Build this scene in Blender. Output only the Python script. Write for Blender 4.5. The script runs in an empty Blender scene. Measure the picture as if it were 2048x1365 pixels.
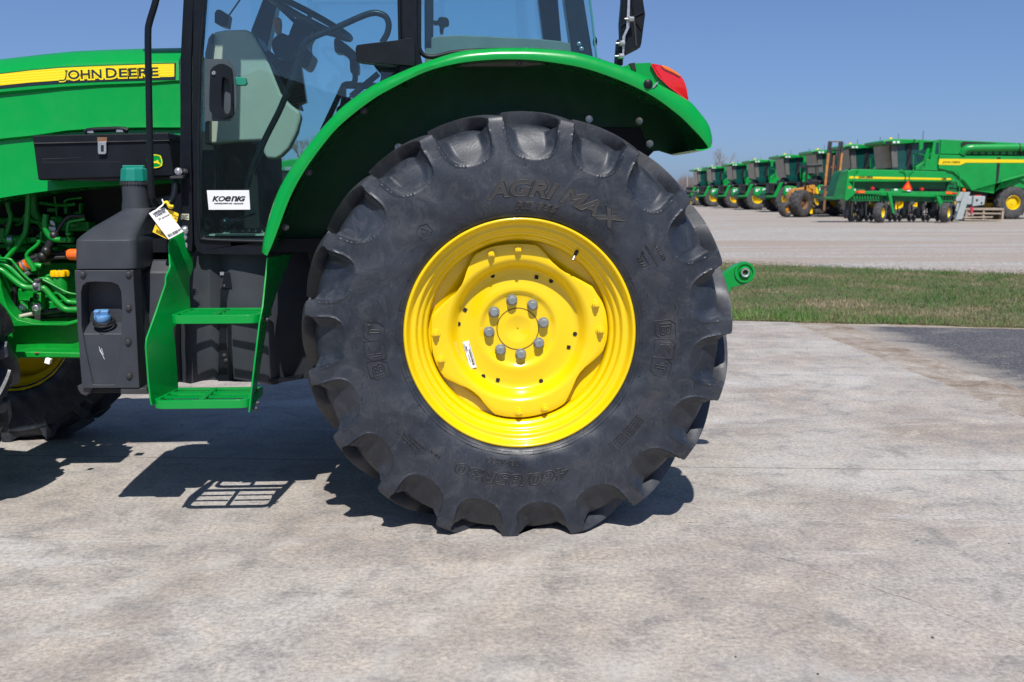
import bpy, bmesh, math, random
import numpy as np
from mathutils import Vector, Matrix
from mathutils.geometry import tessellate_polygon
R = math.radians
random.seed(7); rng = np.random.default_rng(7)
S = bpy.context.scene
COL = S.collection

# ---------------------------------------------------------------- camera
CAM = Vector((0, 0, 1.209)); PITCH = R(8.4); YAW = R(3.0); FPX = 1991.0
cd = bpy.data.cameras.new('camera'); cam = bpy.data.objects.new('camera', cd); COL.objects.link(cam)
cam.location = CAM; cam.rotation_euler = (R(90) - PITCH, 0, -YAW)
cd.lens = 35.0; cd.sensor_width = 36.0 * 2048 / 2048.0; cd.lens = FPX * 36 / 2048
cd.clip_start = 0.05; cd.clip_end = 3000
cd.dof.use_dof = True; cd.dof.focus_distance = 3.55; cd.dof.aperture_fstop = 6.3
S.camera = cam
# ---------------------------------------------------------------- sky and sun
SUN_EL = R(55.0); SUN_AZ_DX = -0.02          # light travels along (+SUN_AZ_DX, +1) over the ground
w = bpy.data.worlds.new('World'); S.world = w; w.use_nodes = True
nt = w.node_tree; nt.nodes.clear()
sky = nt.nodes.new('ShaderNodeTexSky'); sky.sky_type = 'NISHITA'; sky.sun_disc = False
sky.sun_elevation = SUN_EL; sky.sun_rotation = R(180) + SUN_AZ_DX
sky.air_density = 0.7; sky.dust_density = 1.0; sky.ozone_density = 10.0; sky.altitude = 0
bg = nt.nodes.new('ShaderNodeBackground'); bg.inputs[1].default_value = 0.08
wo = nt.nodes.new('ShaderNodeOutputWorld')
gam = nt.nodes.new('ShaderNodeGamma'); gam.inputs[1].default_value = 0.7
tin = nt.nodes.new('ShaderNodeMix'); tin.data_type = 'RGBA'; tin.blend_type = 'MULTIPLY'; tin.inputs[0].default_value = 1.0; tin.inputs[7].default_value = (1.50, 1.66, 1.98, 1)
nt.links.new(sky.outputs[0], gam.inputs[0]); nt.links.new(gam.outputs[0], tin.inputs[6]); nt.links.new(tin.outputs[2], bg.inputs[0]); nt.links.new(bg.outputs[0], wo.inputs[0])
sl = bpy.data.lights.new('sun', 'SUN'); sl.energy = 4.9; sl.angle = R(0.53); sl.color = (1.0, 0.96, 0.9)
so = bpy.data.objects.new('sun', sl); COL.objects.link(so)
ld = Vector((SUN_AZ_DX, 1, -math.tan(SUN_EL)))
so.rotation_euler = ld.to_track_quat('-Z', 'Y').to_euler(); so.location = (0, -10, 14)
S.view_settings.view_transform = 'Standard'; S.view_settings.look = 'None'
S.view_settings.gamma = 1.0; S.view_settings.exposure = 0.22
S.render.engine = 'CYCLES'
try:
    S.cycles.max_bounces = 8; S.cycles.transparent_max_bounces = 16
except Exception: pass

# ---------------------------------------------------------------- pixel -> point helpers
CY, SY, CP, SP = math.cos(YAW), math.sin(YAW), math.cos(PITCH), math.sin(PITCH)
FW = Vector((SY * CP, CY * CP, -SP)); RT = Vector((CY, -SY, 0)); UP = RT.cross(FW)
def ray(px, py): return FW * FPX + RT * (px - 1024) + UP * (682.5 - py)
def W(px, py, Y):
    r = ray(px, py); return CAM + r * (Y / r.y)
def G(px, py, z=0.0):
    r = ray(px, py); return CAM + r * ((z - CAM.z) / r.z)
def WX(px, py, X):
    r = ray(px, py); return CAM + r * (X / r.x)
def DD(px, py, d): return CAM + ray(px, py) * (d / FPX)
def Z(ox, oy, s): return lambda *p: [(ox + x / s, oy + y / s) for x, y in p]
Z1 = Z(0, 0, 3.4115); Z2 = Z(0, 340, 2.626); Z3 = Z(260, 340, 2.625); Z4 = Z(380, 0, 2.626)
Z5 = Z(780, 0, 3.012); Z6 = Z(780, 410, 2.625); ZE = Z(0, 370, 5.054); ZS = Z(500, 0, 5.25)
ZM = Z(1180, 0, 6.204); ZF = Z(0, 560, 4.266); ZJ = Z(0, 90, 5.535)

def crom(pts, n=6, closed=False):
    P = [Vector(p) for p in pts]; out = []; m = len(P)
    segs = m if closed else m - 1
    for i in range(segs):
        if closed: a, b, c, d = P[(i - 1) % m], P[i], P[(i + 1) % m], P[(i + 2) % m]
        else: a, b, c, d = P[max(i - 1, 0)], P[i], P[i + 1], P[min(i + 2, m - 1)]
        for k in range(n):
            t = k / n
            out.append(0.5 * ((2 * b) + (c - a) * t + (2 * a - 5 * b + 4 * c - d) * t * t + (3 * b - a - 3 * c + d) * t ** 3))
    if not closed: out.append(P[-1])
    return out

# ---------------------------------------------------------------- materials
MATS = {}
def newmat(name):
    m = bpy.data.materials.new(name); m.use_nodes = True; MATS[name] = m
    return m, m.node_tree, m.node_tree.nodes['Principled BSDF']
def N(t, typ, **kw):
    n = t.nodes.new(typ)
    for k, v in kw.items():
        if k.startswith('i_'):
            key = k[2:]; key = int(key) if key.isdigit() else key
            n.inputs[key].default_value = v
        else: setattr(n, k, v)
    return n
def ramp(t, fac, stops):
    r = t.nodes.new('ShaderNodeValToRGB'); e = r.color_ramp.elements
    while len(e) > 1: e.remove(e[-1])
    for i, (p, c) in enumerate(stops):
        el = e[0] if i == 0 else e.new(p)
        el.position = p
        el.color = (c, c, c, 1) if isinstance(c, (int, float)) else (*c, 1)
    t.links.new(fac, r.inputs[0]); return r.outputs[0]
def mixc(t, fac, a, b, mode='MIX'):
    m = t.nodes.new('ShaderNodeMix'); m.data_type = 'RGBA'; m.blend_type = mode
    for s, v in ((m.inputs[0], fac), (m.inputs[6], a), (m.inputs[7], b)):
        if isinstance(v, (int, float)): s.default_value = v
        elif isinstance(v, tuple): s.default_value = (*v, 1)
        else: t.links.new(v, s)
    return m.outputs[2]
def mth(t, op, a, b=None, clamp=False):
    m = t.nodes.new('ShaderNodeMath'); m.operation = op; m.use_clamp = clamp
    for i, v in enumerate((a, b)):
        if v is None: continue
        if isinstance(v, (int, float)): m.inputs[i].default_value = v
        else: t.links.new(v, m.inputs[i])
    return m.outputs[0]
def noise(t, vec, scale, detail=4, rough=0.55, dist=0.0):
    n = N(t, 'ShaderNodeTexNoise', i_Scale=scale, i_Detail=detail, i_Roughness=rough, i_Distortion=dist)
    if vec is not None: t.links.new(vec, n.inputs['Vector'])
    return n.outputs[0]
def wpos(t, scale=(1, 1, 1), rot=0.0):
    g = t.nodes.new('ShaderNodeNewGeometry')
    m = t.nodes.new('ShaderNodeMapping'); m.inputs['Scale'].default_value = scale; m.inputs['Rotation'].default_value = (0, 0, rot)
    t.links.new(g.outputs['Position'], m.inputs[0]); return m.outputs[0]
def opos(t, scale=(1, 1, 1)):
    g = t.nodes.new('ShaderNodeTexCoord')
    m = t.nodes.new('ShaderNodeMapping'); m.inputs['Scale'].default_value = scale
    t.links.new(g.outputs['Object'], m.inputs[0]); return m.outputs[0]
def bump(t, b, h, strength, dist):
    n = N(t, 'ShaderNodeBump', i_Strength=strength, i_Distance=dist)
    t.links.new(h, n.inputs['Height']); t.links.new(n.outputs[0], b.inputs['Normal'])

def simple(name, col, rough=0.5, metal=0.0, coat=0.0, var=0.12, vs=9.0, bmp=0.0, bs=300.0, dust=0.0, spec=0.5):
    m, t, b = newmat(name)
    p = opos(t)
    n = noise(t, p, vs, 5, 0.6)
    dark = tuple(c * (1 - var) for c in col); lite = tuple(min(1, c * (1 + var)) for c in col)
    c = ramp(t, n, [(0.3, dark), (0.7, lite)])
    if dust > 0:
        d = ramp(t, noise(t, p, 5.5, 8, 0.7), [(0.5, 0.0), (0.75, dust)])
        c = mixc(t, d, c, (0.30, 0.26, 0.21))
    t.links.new(c, b.inputs['Base Color'])
    rr = ramp(t, noise(t, p, 17, 4), [(0.3, max(0.02, rough - 0.06)), (0.7, min(1, rough + 0.06))])
    t.links.new(rr, b.inputs['Roughness'])
    b.inputs['Metallic'].default_value = metal; b.inputs['Coat Weight'].default_value = coat
    b.inputs['Coat Roughness'].default_value = 0.06
    b.inputs['Specular IOR Level'].default_value = spec
    if bmp > 0: bump(t, b, noise(t, p, bs, 3), bmp, 0.002)
    return m
GREEN = simple('green_paint', (0.0, 0.26, 0.040), 0.24, coat=0.12, spec=0.35, var=0.035, vs=3, bmp=0.02, bs=20, dust=0.03)
GREEN2 = simple('green_engine_paint', (0.001, 0.25, 0.024), 0.36, var=0.25, vs=14, bmp=0.15, bs=60, dust=0.12)
YELLOW = simple('yellow_paint', (0.78, 0.54, 0.0), 0.22, coat=0.4, var=0.05, vs=5, bmp=0.05, bs=25, dust=0.07)
FARY = simple('yellow_far', (0.72, 0.5, 0.0), 0.35, var=0.05)
GREEN_SHADE = simple('arch_green_shaded', (0.0005, 0.065, 0.017), 0.4, var=0.2, spec=0.3)  # arch wall green, with the shade under the fender put into its colour
BLACK = simple('black_paint', (0.006, 0.008, 0.012), 0.32, var=0.2, bmp=0.05, bs=150, dust=0.01, spec=0.25)
PLAST = simple('black_plastic', (0.009, 0.011, 0.015), 0.38, var=0.2, vs=7, bmp=0.2, bs=700, dust=0.012, spec=0.16)
GRAYP = simple('tank_plastic', (0.034, 0.039, 0.048), 0.46, var=0.16, vs=6, bmp=0.35, bs=600, dust=0.04, spec=0.35)
RUBBER = simple('hose_rubber', (0.016, 0.016, 0.017), 0.45, var=0.2)
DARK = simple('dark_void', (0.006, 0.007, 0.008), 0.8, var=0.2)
STEEL = simple('zinc_steel', (0.52, 0.53, 0.54), 0.35, metal=0.85, var=0.15, vs=60)
BOLTG = simple('bolt_gray', (0.22, 0.245, 0.26), 0.5, metal=0.35, var=0.25, vs=70, bmp=0.3, bs=300)
WHITE = simple('white_vinyl', (0.72, 0.72, 0.76), 0.35, var=0.02)
PAPER = simple('white_paper', (0.82, 0.82, 0.82), 0.6, var=0.02)
YPAPER = simple('yellow_paper', (0.85, 0.55, 0.01), 0.55, var=0.04)
INK = simple('black_ink', (0.008, 0.008, 0.009), 0.5, var=0.1)
NAVY = simple('decal_dark', (0.012, 0.02, 0.03), 0.3, var=0.1)
BLUE = simple('blue_cap', (0.10, 0.24, 0.46), 0.42, var=0.08, bmp=0.1)
TEAL = simple('teal_cap', (0.004, 0.19, 0.14), 0.4, var=0.1, bmp=0.1)
BEIGE = simple('beige_trim', (0.50, 0.43, 0.34), 0.6, var=0.05, bmp=0.2, bs=400)
ORANGE = simple('orange_plastic', (0.80, 0.13, 0.01), 0.35, var=0.1)
OCHRE = simple("ochre_paint", (0.50, 0.22, 0.02), 0.5, var=0.2, dust=0.2)
RUST = simple('rusty_steel', (0.17, 0.085, 0.04), 0.7, var=0.5, vs=5)
DSTEEL = simple('dark_steel', (0.05, 0.05, 0.055), 0.5, metal=0.4, var=0.3)
GRAYM = simple('gray_machine', (0.33, 0.37, 0.38), 0.5, var=0.12)
WOODP = simple('pallet_wood', (0.33, 0.27, 0.21), 0.8, var=0.25, vs=4)
FARTY = simple('tyre_far', (0.045, 0.045, 0.048), 0.8, var=0.3, vs=3, dust=0.3)
BARK = simple('bark', (0.24, 0.185, 0.15), 0.9, var=0.2)
WOODS = simple('far_branches', (0.17, 0.145, 0.145), 0.95, var=0.2)
SHED = simple('shed_siding', (0.03, 0.035, 0.04), 0.7, var=0.2)

def mk_stripes():
    m, t, b = newmat('decal_yellow')
    g = t.nodes.new('ShaderNodeTexCoord'); s = t.nodes.new('ShaderNodeSeparateXYZ'); t.links.new(g.outputs['Object'], s.inputs[0])
    h = mth(t, 'SUBTRACT', s.outputs[2], mth(t, 'MULTIPLY', s.outputs[0], 0.075))
    wv = mth(t, 'SINE', mth(t, 'MULTIPLY', h, 620))
    c = ramp(t, wv, [(0.0, (0.80, 0.60, 0.0)), (1.0, (0.88, 0.75, 0.04))])
    t.links.new(c, b.inputs['Base Color']); b.inputs['Roughness'].default_value = 0.25
    return m
DECAL = mk_stripes()

def mk_tyre():
    m, t, b = newmat('tyre_rubber')
    p = wpos(t)
    big = noise(t, p, 3.2, 8, 0.72, 0.5); mid = noise(t, p, 13, 8, 0.75, 1.0); fine = noise(t, p, 120, 4, 0.7)
    c = ramp(t, big, [(0.36, (0.005, 0.009, 0.017)), (0.64, (0.027, 0.033, 0.046))])
    so_ = t.nodes.new('ShaderNodeSeparateXYZ'); t.links.new(opos(t), so_.inputs[0])
    rad = mth(t, 'SQRT', mth(t, 'ADD', mth(t, 'POWER', so_.outputs[0], 2.0), mth(t, 'POWER', so_.outputs[2], 2.0)))
    band_ = mth(t, 'SUBTRACT', 1.0, mth(t, 'DIVIDE', mth(t, 'ABSOLUTE', mth(t, 'SUBTRACT', rad, 0.515)), 0.045), True)
    c = mixc(t, mth(t, 'MULTIPLY', band_, ramp(t, noise(t, p, 4.5, 6, 0.7, 1.2), [(0.48, 0.0), (0.7, 0.55)])), c, (0.066, 0.061, 0.058))
    c = mixc(t, ramp(t, rad, [(0.700, 0.0), (0.775, 0.30)]), c, (0.085, 0.083, 0.085))
    c = mixc(t, ramp(t, mid, [(0.5, 0.0), (0.78, 0.5)]), c, (0.075, 0.078, 0.084))
    sc = noise(t, wpos(t, (60, 9, 14)), 1.0, 6, 0.8)
    c = mixc(t, ramp(t, sc, [(0.62, 0.0), (0.75, 0.32)]), c, (0.17, 0.165, 0.16))
    v = N(t, 'ShaderNodeTexVoronoi', i_Scale=55.0); t.links.new(p, v.inputs['Vector'])
    c = mixc(t, ramp(t, v.outputs[0], [(0.04, 0.5), (0.09, 0.0)]), c, (0.2, 0.19, 0.18))
    t.links.new(c, b.inputs['Base Color'])
    t.links.new(ramp(t, mid, [(0.3, 0.33), (0.7, 0.6)]), b.inputs['Roughness'])
    b.inputs['Specular IOR Level'].default_value = 0.55
    h = mth(t, 'ADD', mth(t, 'MULTIPLY', fine, 0.4), mid)
    bump(t, b, h, 0.35, 0.0035)
    return m
TYRE = mk_tyre()
LETTER = simple('tyre_letter', (0.034, 0.032, 0.033), 0.5, var=0.25, vs=12)
LETTER_E = simple('tyre_letter_edge', (0.010, 0.011, 0.013), 0.55, var=0.1)

def mk_glass(name, tint, gloss=1.0):
    m, t, b = newmat(name); t.nodes.remove(b)
    o = t.nodes['Material Output']
    tr = N(t, 'ShaderNodeBsdfTransparent', i_Color=(*tint, 1)); gl = N(t, 'ShaderNodeBsdfGlossy', i_Roughness=0.0)
    gl.inputs[0].default_value = (1, 1, 1, 1)
    mx = N(t, 'ShaderNodeMixShader'); ge = t.nodes.new('ShaderNodeNewGeometry'); dt_ = t.nodes.new('ShaderNodeVectorMath'); dt_.operation = 'DOT_PRODUCT'
    t.links.new(ge.outputs['Incoming'], dt_.inputs[0]); t.links.new(ge.outputs['Normal'], dt_.inputs[1])
    cs = mth(t, 'SUBTRACT', 1.0, mth(t, 'ABSOLUTE', dt_.outputs['Value']), True)
    f2 = mth(t, 'MULTIPLY', mth(t, 'ADD', mth(t, 'MULTIPLY', mth(t, 'POWER', cs, 5.0), 0.95), 0.045), gloss, True)
    t.links.new(f2, mx.inputs[0]); t.links.new(tr.outputs[0], mx.inputs[1]); t.links.new(gl.outputs[0], mx.inputs[2])
    df = N(t, 'ShaderNodeBsdfDiffuse', i_Color=(0.30, 0.34, 0.35, 1)); m2 = N(t, 'ShaderNodeMixShader')
    ds = ramp(t, noise(t, wpos(t), 40, 6, 0.8), [(0.5, 0.008), (0.8, 0.03)])
    t.links.new(ds, m2.inputs[0]); t.links.new(mx.outputs[0], m2.inputs[1]); t.links.new(df.outputs[0], m2.inputs[2])
    t.links.new(m2.outputs[0], o.inputs[0]); return m
GLASS = mk_glass('tinted_glass', (0.76, 0.91, 0.925))
GLASS2 = mk_glass('clear_glass', (0.90, 0.98, 0.98))
DGLASS = simple('far_cab_glass', (0.006, 0.052, 0.046), 0.08, var=0.5, vs=1.0)
LGLASS = simple('far_cab_glass_light', (0.05, 0.085, 0.07), 0.15, var=0.5, vs=1.5)
def mk_lamp(name, col):
    m, t, b = newmat(name); b.inputs['Base Color'].default_value = (*col, 1); b.inputs['Roughness'].default_value = 0.12
    b.inputs['Coat Weight'].default_value = 0.8; b.inputs['Subsurface Weight'].default_value = 0.25
    b.inputs['Subsurface Radius'].default_value = (0.02, 0.004, 0.002)
    wv = N(t, 'ShaderNodeTexWave', i_Scale=60.0); t.links.new(opos(t), wv.inputs[0])
    bump(t, b, wv.outputs[1], 0.25, 0.001); return m
REDL = mk_lamp('red_lens', (0.62, 0.004, 0.006)); AMBL = mk_lamp('amber_lens', (0.85, 0.16, 0.0))
MIRR, _t, _b = newmat('mirror_glass'); _b.inputs['Metallic'].default_value = 1; _b.inputs['Roughness'].default_value = 0.03

def line_fac(t, pvec, a, b, width, wob=0.006, wscale=6.0):
    """1 on a wobbling line from a to b (world xy), 0 elsewhere"""
    s = t.nodes.new('ShaderNodeSeparateXYZ'); t.links.new(pvec, s.inputs[0])
    dx, dy = b[0] - a[0], b[1] - a[1]; L = math.hypot(dx, dy); nx, ny = -dy / L, dx / L; ux, uy = dx / L, dy / L
    d = mth(t, 'ADD', mth(t, 'MULTIPLY', s.outputs[0], nx), mth(t, 'MULTIPLY', s.outputs[1], ny))
    d = mth(t, 'SUBTRACT', d, a[0] * nx + a[1] * ny)
    wn = mth(t, 'MULTIPLY', mth(t, 'SUBTRACT', noise(t, pvec, wscale, 6, 0.7), 0.5), wob * 4)
    d = mth(t, 'ABSOLUTE', mth(t, 'ADD', d, wn))
    along = mth(t, 'ADD', mth(t, 'MULTIPLY', s.outputs[0], ux), mth(t, 'MULTIPLY', s.outputs[1], uy))
    along = mth(t, 'SUBTRACT', along, a[0] * ux + a[1] * uy)
    g = mth(t, 'MULTIPLY', mth(t, 'GREATER_THAN', along, 0.0), mth(t, 'LESS_THAN', along, L))
    wd = mth(t, 'MULTIPLY', ramp(t, noise(t, pvec, 14, 3), [(0.3, 0.3), (0.7, 1.0)]), width)
    return mth(t, 'MULTIPLY', mth(t, 'LESS_THAN', d, wd), g)

def mk_concrete():
    m, t, b = newmat('concrete')
    p = wpos(t)
    big = noise(t, p, 0.75, 8, 0.68, 1.0); mid = noise(t, p, 5.0, 10, 0.76, 0.4); fine = noise(t, p, 60, 6, 0.78); vf = noise(t, p, 330, 3, 0.7)
    st = noise(t, wpos(t, (0.6, 2.0, 1), R(-12)), 1.0, 8, 0.70, 0.5)
    st2 = noise(t, wpos(t, (0.35, 1.6, 1), R(42)), 1.0, 8, 0.72, 0.6)
    c = ramp(t, big, [(0.30, (0.262, 0.222, 0.188)), (0.50, (0.335, 0.303, 0.273)), (0.70, (0.40, 0.381, 0.360))])
    c = mixc(t, ramp(t, mid, [(0.36, 0.85), (0.49, 0.0)]), c, (0.205, 0.193, 0.185))
    c = mixc(t, ramp(t, mid, [(0.52, 0.0), (0.66, 0.75)]), c, (0.44, 0.385, 0.33))
    c = mixc(t, ramp(t, st, [(0.54, 0.0), (0.72, 0.45)]), c, (0.465, 0.445, 0.42))
    c = mixc(t, ramp(t, st2, [(0.54, 0.0), (0.68, 0.6)]), c, (0.50, 0.495, 0.485))
    c = mixc(t, ramp(t, st, [(0.32, 0.45), (0.45, 0.0)]), c, (0.22, 0.21, 0.205))
    c = mixc(t, ramp(t, noise(t, p, 1.7, 5, 0.6, 2.0), [(0.58, 0.0), (0.78, 0.25)]), c, (0.21, 0.215, 0.22))
    fm = ramp(t, fine, [(0.3, 0.52), (0.5, 1.0), (0.7, 1.42)])
    c = mixc(t, 1.0, c, fm, 'MULTIPLY')
    c = mixc(t, 1.0, c, ramp(t, vf, [(0.2, 0.70), (0.5, 1.0), (0.8, 1.30)]), 'MULTIPLY')
    # faint curved tyre scrub marks
    gs = t.nodes.new('ShaderNodeSeparateXYZ'); t.links.new(p, gs.inputs[0])
    def ring(cx, cy, r0, wdt):
        d = mth(t, 'SQRT', mth(t, 'ADD', mth(t, 'POWER', mth(t, 'SUBTRACT', gs.outputs[0], cx), 2.0), mth(t, 'POWER', mth(t, 'SUBTRACT', gs.outputs[1], cy), 2.0)))
        return mth(t, 'SUBTRACT', 1.0, mth(t, 'DIVIDE', mth(t, 'ABSOLUTE', mth(t, 'SUBTRACT', d, r0)), wdt), True)
    rg = mth(t, 'MAXIMUM', ring(2.2, 1.6, 2.55, 0.10), mth(t, 'MAXIMUM', ring(1.9, 0.6, 3.75, 0.07), ring(0.2, -1.2, 3.6, 0.13)))
    c = mixc(t, mth(t, 'MULTIPLY', rg, ramp(t, noise(t, p, 6, 6, 0.7), [(0.4, 0.0), (0.7, 0.5)])), c, (0.52, 0.51, 0.49))
    # pits and flecks
    v = N(t, 'ShaderNodeTexVoronoi', i_Scale=9.0); t.links.new(p, v.inputs['Vector'])
    sel = ramp(t, noise(t, p, 2.4, 2), [(0.5, 0.0), (0.52, 1.0)])
    pit = mth(t, 'MULTIPLY', ramp(t, v.outputs[0], [(0.030, 1.0), (0.05, 0.0)]), sel)
    c = mixc(t, pit, c, (0.05, 0.05, 0.05))
    # joints and cracks
    J1a, J1b = G(-500, 903), G(700, 921); J2a, J2b = G(900, 929), G(2300, 945)
    lines = [((J1a.x, J1a.y), (J1b.x, J1b.y), 0.0065, 0.0025), ((J2a.x, J2a.y), (J2b.x, J2b.y), 0.0060, 0.003)]
    for a, bb, wd, wob in (((1388, 1068), (1590, 1125), 0.0016, 0.016), ((1560, 1115), (1820, 1200), 0.0024, 0.013), ((1790, 1190), (2048, 1290), 0.0018, 0.016),
                           ((-40, 905), (70, 850), 0.005, 0.008), ((60, 855), (250, 790), 0.004, 0.01)):
        A, B = G(*a), G(*bb); lines.append(((A.x, A.y), (B.x, B.y), wd, wob))
    tot = None
    for a, bb, wd, wob in lines:
        f = line_fac(t, p, a, bb, wd, wob); tot = f if tot is None else mth(t, 'MAXIMUM', tot, f)
    c = mixc(t, mth(t, 'MULTIPLY', tot, 0.8), c, (0.06, 0.055, 0.05))
    t.links.new(c, b.inputs['Base Color'])
    t.links.new(ramp(t, mid, [(0.3, 0.75), (0.7, 0.9)]), b.inputs['Roughness']); b.inputs['Specular IOR Level'].default_value = 0.35
    h = mth(t, 'SUBTRACT', mth(t, 'ADD', mth(t, 'MULTIPLY', fine, 1.0), mth(t, 'MULTIPLY', vf, 0.35)), mth(t, 'MULTIPLY', tot, 3.0))
    h = mth(t, 'SUBTRACT', h, mth(t, 'MULTIPLY', pit, 1.5))
    bump(t, b, h, 0.42, 0.003)
    return m
CONC = mk_concrete()

def mk_gravel():
    m, t, b = newmat('gravel')
    p = wpos(t)
    v = N(t, 'ShaderNodeTexVoronoi', i_Scale=26.0); t.links.new(p, v.inputs['Vector'])
    big = noise(t, wpos(t, (0.06, 0.45, 1), R(-3)), 1.0, 6, 0.65, 0.5); mid = noise(t, p, 2.2, 8, 0.75)
    c = ramp(t, v.outputs[1], [(0.1, (0.22, 0.20, 0.185)), (0.5, (0.33, 0.31, 0.29)), (0.9, (0.46, 0.44, 0.42))])
    c = mixc(t, ramp(t, big, [(0.42, 0.0), (0.58, 0.85)]), c, (0.29, 0.235, 0.19))
    c = mixc(t, ramp(t, mid, [(0.5, 0.0), (0.8, 0.5)]), c, (0.21, 0.19, 0.175))
    t.links.new(c, b.inputs['Base Color']); b.inputs['Roughness'].default_value = 0.95
    bump(t, b, v.outputs[0], 0.8, 0.02); return m
GRAVEL = mk_gravel()

def mk_dirt():
    m, t, b = newmat('sandy_dirt')
    p = wpos(t)
    v = N(t, 'ShaderNodeTexVoronoi', i_Scale=160.0); t.links.new(p, v.inputs['Vector'])
    mid = noise(t, p, 3.0, 9, 0.75, 0.6); fine = noise(t, p, 90, 4, 0.7)
    c = ramp(t, mid, [(0.36, (0.17, 0.125, 0.09)), (0.48, (0.29, 0.24, 0.195)), (0.65, (0.40, 0.365, 0.325))])
    c = mixc(t, 1.0, c, ramp(t, v.outputs[1], [(0.1, 0.72), (0.9, 1.3)]), 'MULTIPLY')
    c = mixc(t, 1.0, c, ramp(t, fine, [(0.25, 0.75), (0.75, 1.25)]), 'MULTIPLY')
    t.links.new(c, b.inputs['Base Color']); b.inputs['Roughness'].default_value = 0.95
    bump(t, b, mth(t, 'ADD', fine, v.outputs[0]), 0.8, 0.006); return m
DIRT = mk_dirt()

def mk_asphalt():
    m, t, b = newmat('asphalt')
    p = wpos(t)
    v = N(t, 'ShaderNodeTexVoronoi', i_Scale=110.0); t.links.new(p, v.inputs['Vector'])
    c = ramp(t, v.outputs[1], [(0.1, (0.035, 0.036, 0.043)), (0.7, (0.080, 0.080, 0.090)), (0.9, (0.22, 0.21, 0.20))])
    s = t.nodes.new('ShaderNodeSeparateXYZ'); t.links.new(p, s.inputs[0])
    a0, a1 = G(1690, 652), G(2090, 800)
    k = (a1.x - a0.x) / (a1.y - a0.y)
    edge = mth(t, 'SUBTRACT', s.outputs[0], mth(t, 'ADD', mth(t, 'MULTIPLY', mth(t, 'SUBTRACT', s.outputs[1], a0.y), k), a0.x))
    near = mth(t, 'SUBTRACT', 1.0, mth(t, 'MULTIPLY', edge, 2.6), True)
    far = mth(t, 'MULTIPLY', mth(t, 'SUBTRACT', s.outputs[1], 8.4), 0.5, True)
    patch = noise(t, wpos(t, (0.9, 2.2, 1), R(10)), 1.3, 9, 0.78, 0.4)
    spk = mth(t, 'MULTIPLY', mth(t, 'SUBTRACT', noise(t, p, 45, 8, 0.85), 0.5), 0.75)
    patch = mth(t, 'ADD', patch, spk)
    f = mth(t, 'ADD', mth(t, 'ADD', patch, mth(t, 'MULTIPLY', near, 0.34)), mth(t, 'MULTIPLY', far, 0.14))
    c = mixc(t, ramp(t, f, [(0.55, 0.0), (0.68, 0.5), (0.84, 0.95)]), c, (0.30, 0.27, 0.235))
    gr = noise(t, p, 200, 3, 0.8)
    c = mixc(t, 1.0, c, ramp(t, gr, [(0.3, 0.62), (0.7, 1.4)]), 'MULTIPLY')
    t.links.new(c, b.inputs['Base Color']); b.inputs['Roughness'].default_value = 0.85
    bump(t, b, mth(t, 'ADD', v.outputs[0], gr), 0.7, 0.005); return m
ASPH = mk_asphalt()

def mk_turf():
    m, t, b = newmat('turf_soil')
    p = wpos(t)
    c = ramp(t, noise(t, p, 5, 8, 0.75), [(0.3, (0.10, 0.08, 0.045)), (0.5, (0.085, 0.09, 0.035)), (0.7, (0.20, 0.17, 0.10))])
    t.links.new(c, b.inputs['Base Color']); b.inputs['Roughness'].default_value = 1.0
    bump(t, b, noise(t, p, 40, 5), 0.8, 0.02); return m
TURF = mk_turf()
def mk_blade():
    m, t, b = newmat('grass_blades')
    p = wpos(t)
    n1 = noise(t, p, 0.75, 6, 0.68, 0.6); n2 = noise(t, p, 16, 3, 0.8)
    f = mth(t, 'ADD', mth(t, 'MULTIPLY', n1, 0.65), mth(t, 'MULTIPLY', n2, 0.35))
    c = ramp(t, f, [(0.40, (0.034, 0.110, 0.016)), (0.48, (0.068, 0.145, 0.026)), (0.53, (0.15, 0.15, 0.06)), (0.60, (0.36, 0.27, 0.18))])
    s = t.nodes.new('ShaderNodeSeparateXYZ'); t.links.new(p, s.inputs[0])
    g0, g1 = G(1465, 640), G(2048, 652)
    k = (g1.y - g0.y) / (g1.x - g0.x)
    e = mth(t, 'SUBTRACT', s.outputs[1], mth(t, 'ADD', mth(t, 'MULTIPLY', mth(t, 'SUBTRACT', s.outputs[0], g0.x), k), g0.y))
    nearb = mth(t, 'MULTIPLY', mth(t, 'SUBTRACT', 1.0, mth(t, 'MULTIPLY', e, 0.75), True), mth(t, 'SUBTRACT', 1.0, mth(t, 'MULTIPLY', mth(t, 'SUBTRACT', s.outputs[0], 2.6), 0.5), True))
    c = mixc(t, mth(t, 'MULTIPLY', nearb, 0.75), c, (0.075, 0.20, 0.022))
    t.links.new(c, b.inputs['Base Color']); b.inputs['Roughness'].default_value = 0.7; return m
BLADE = mk_blade()

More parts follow.
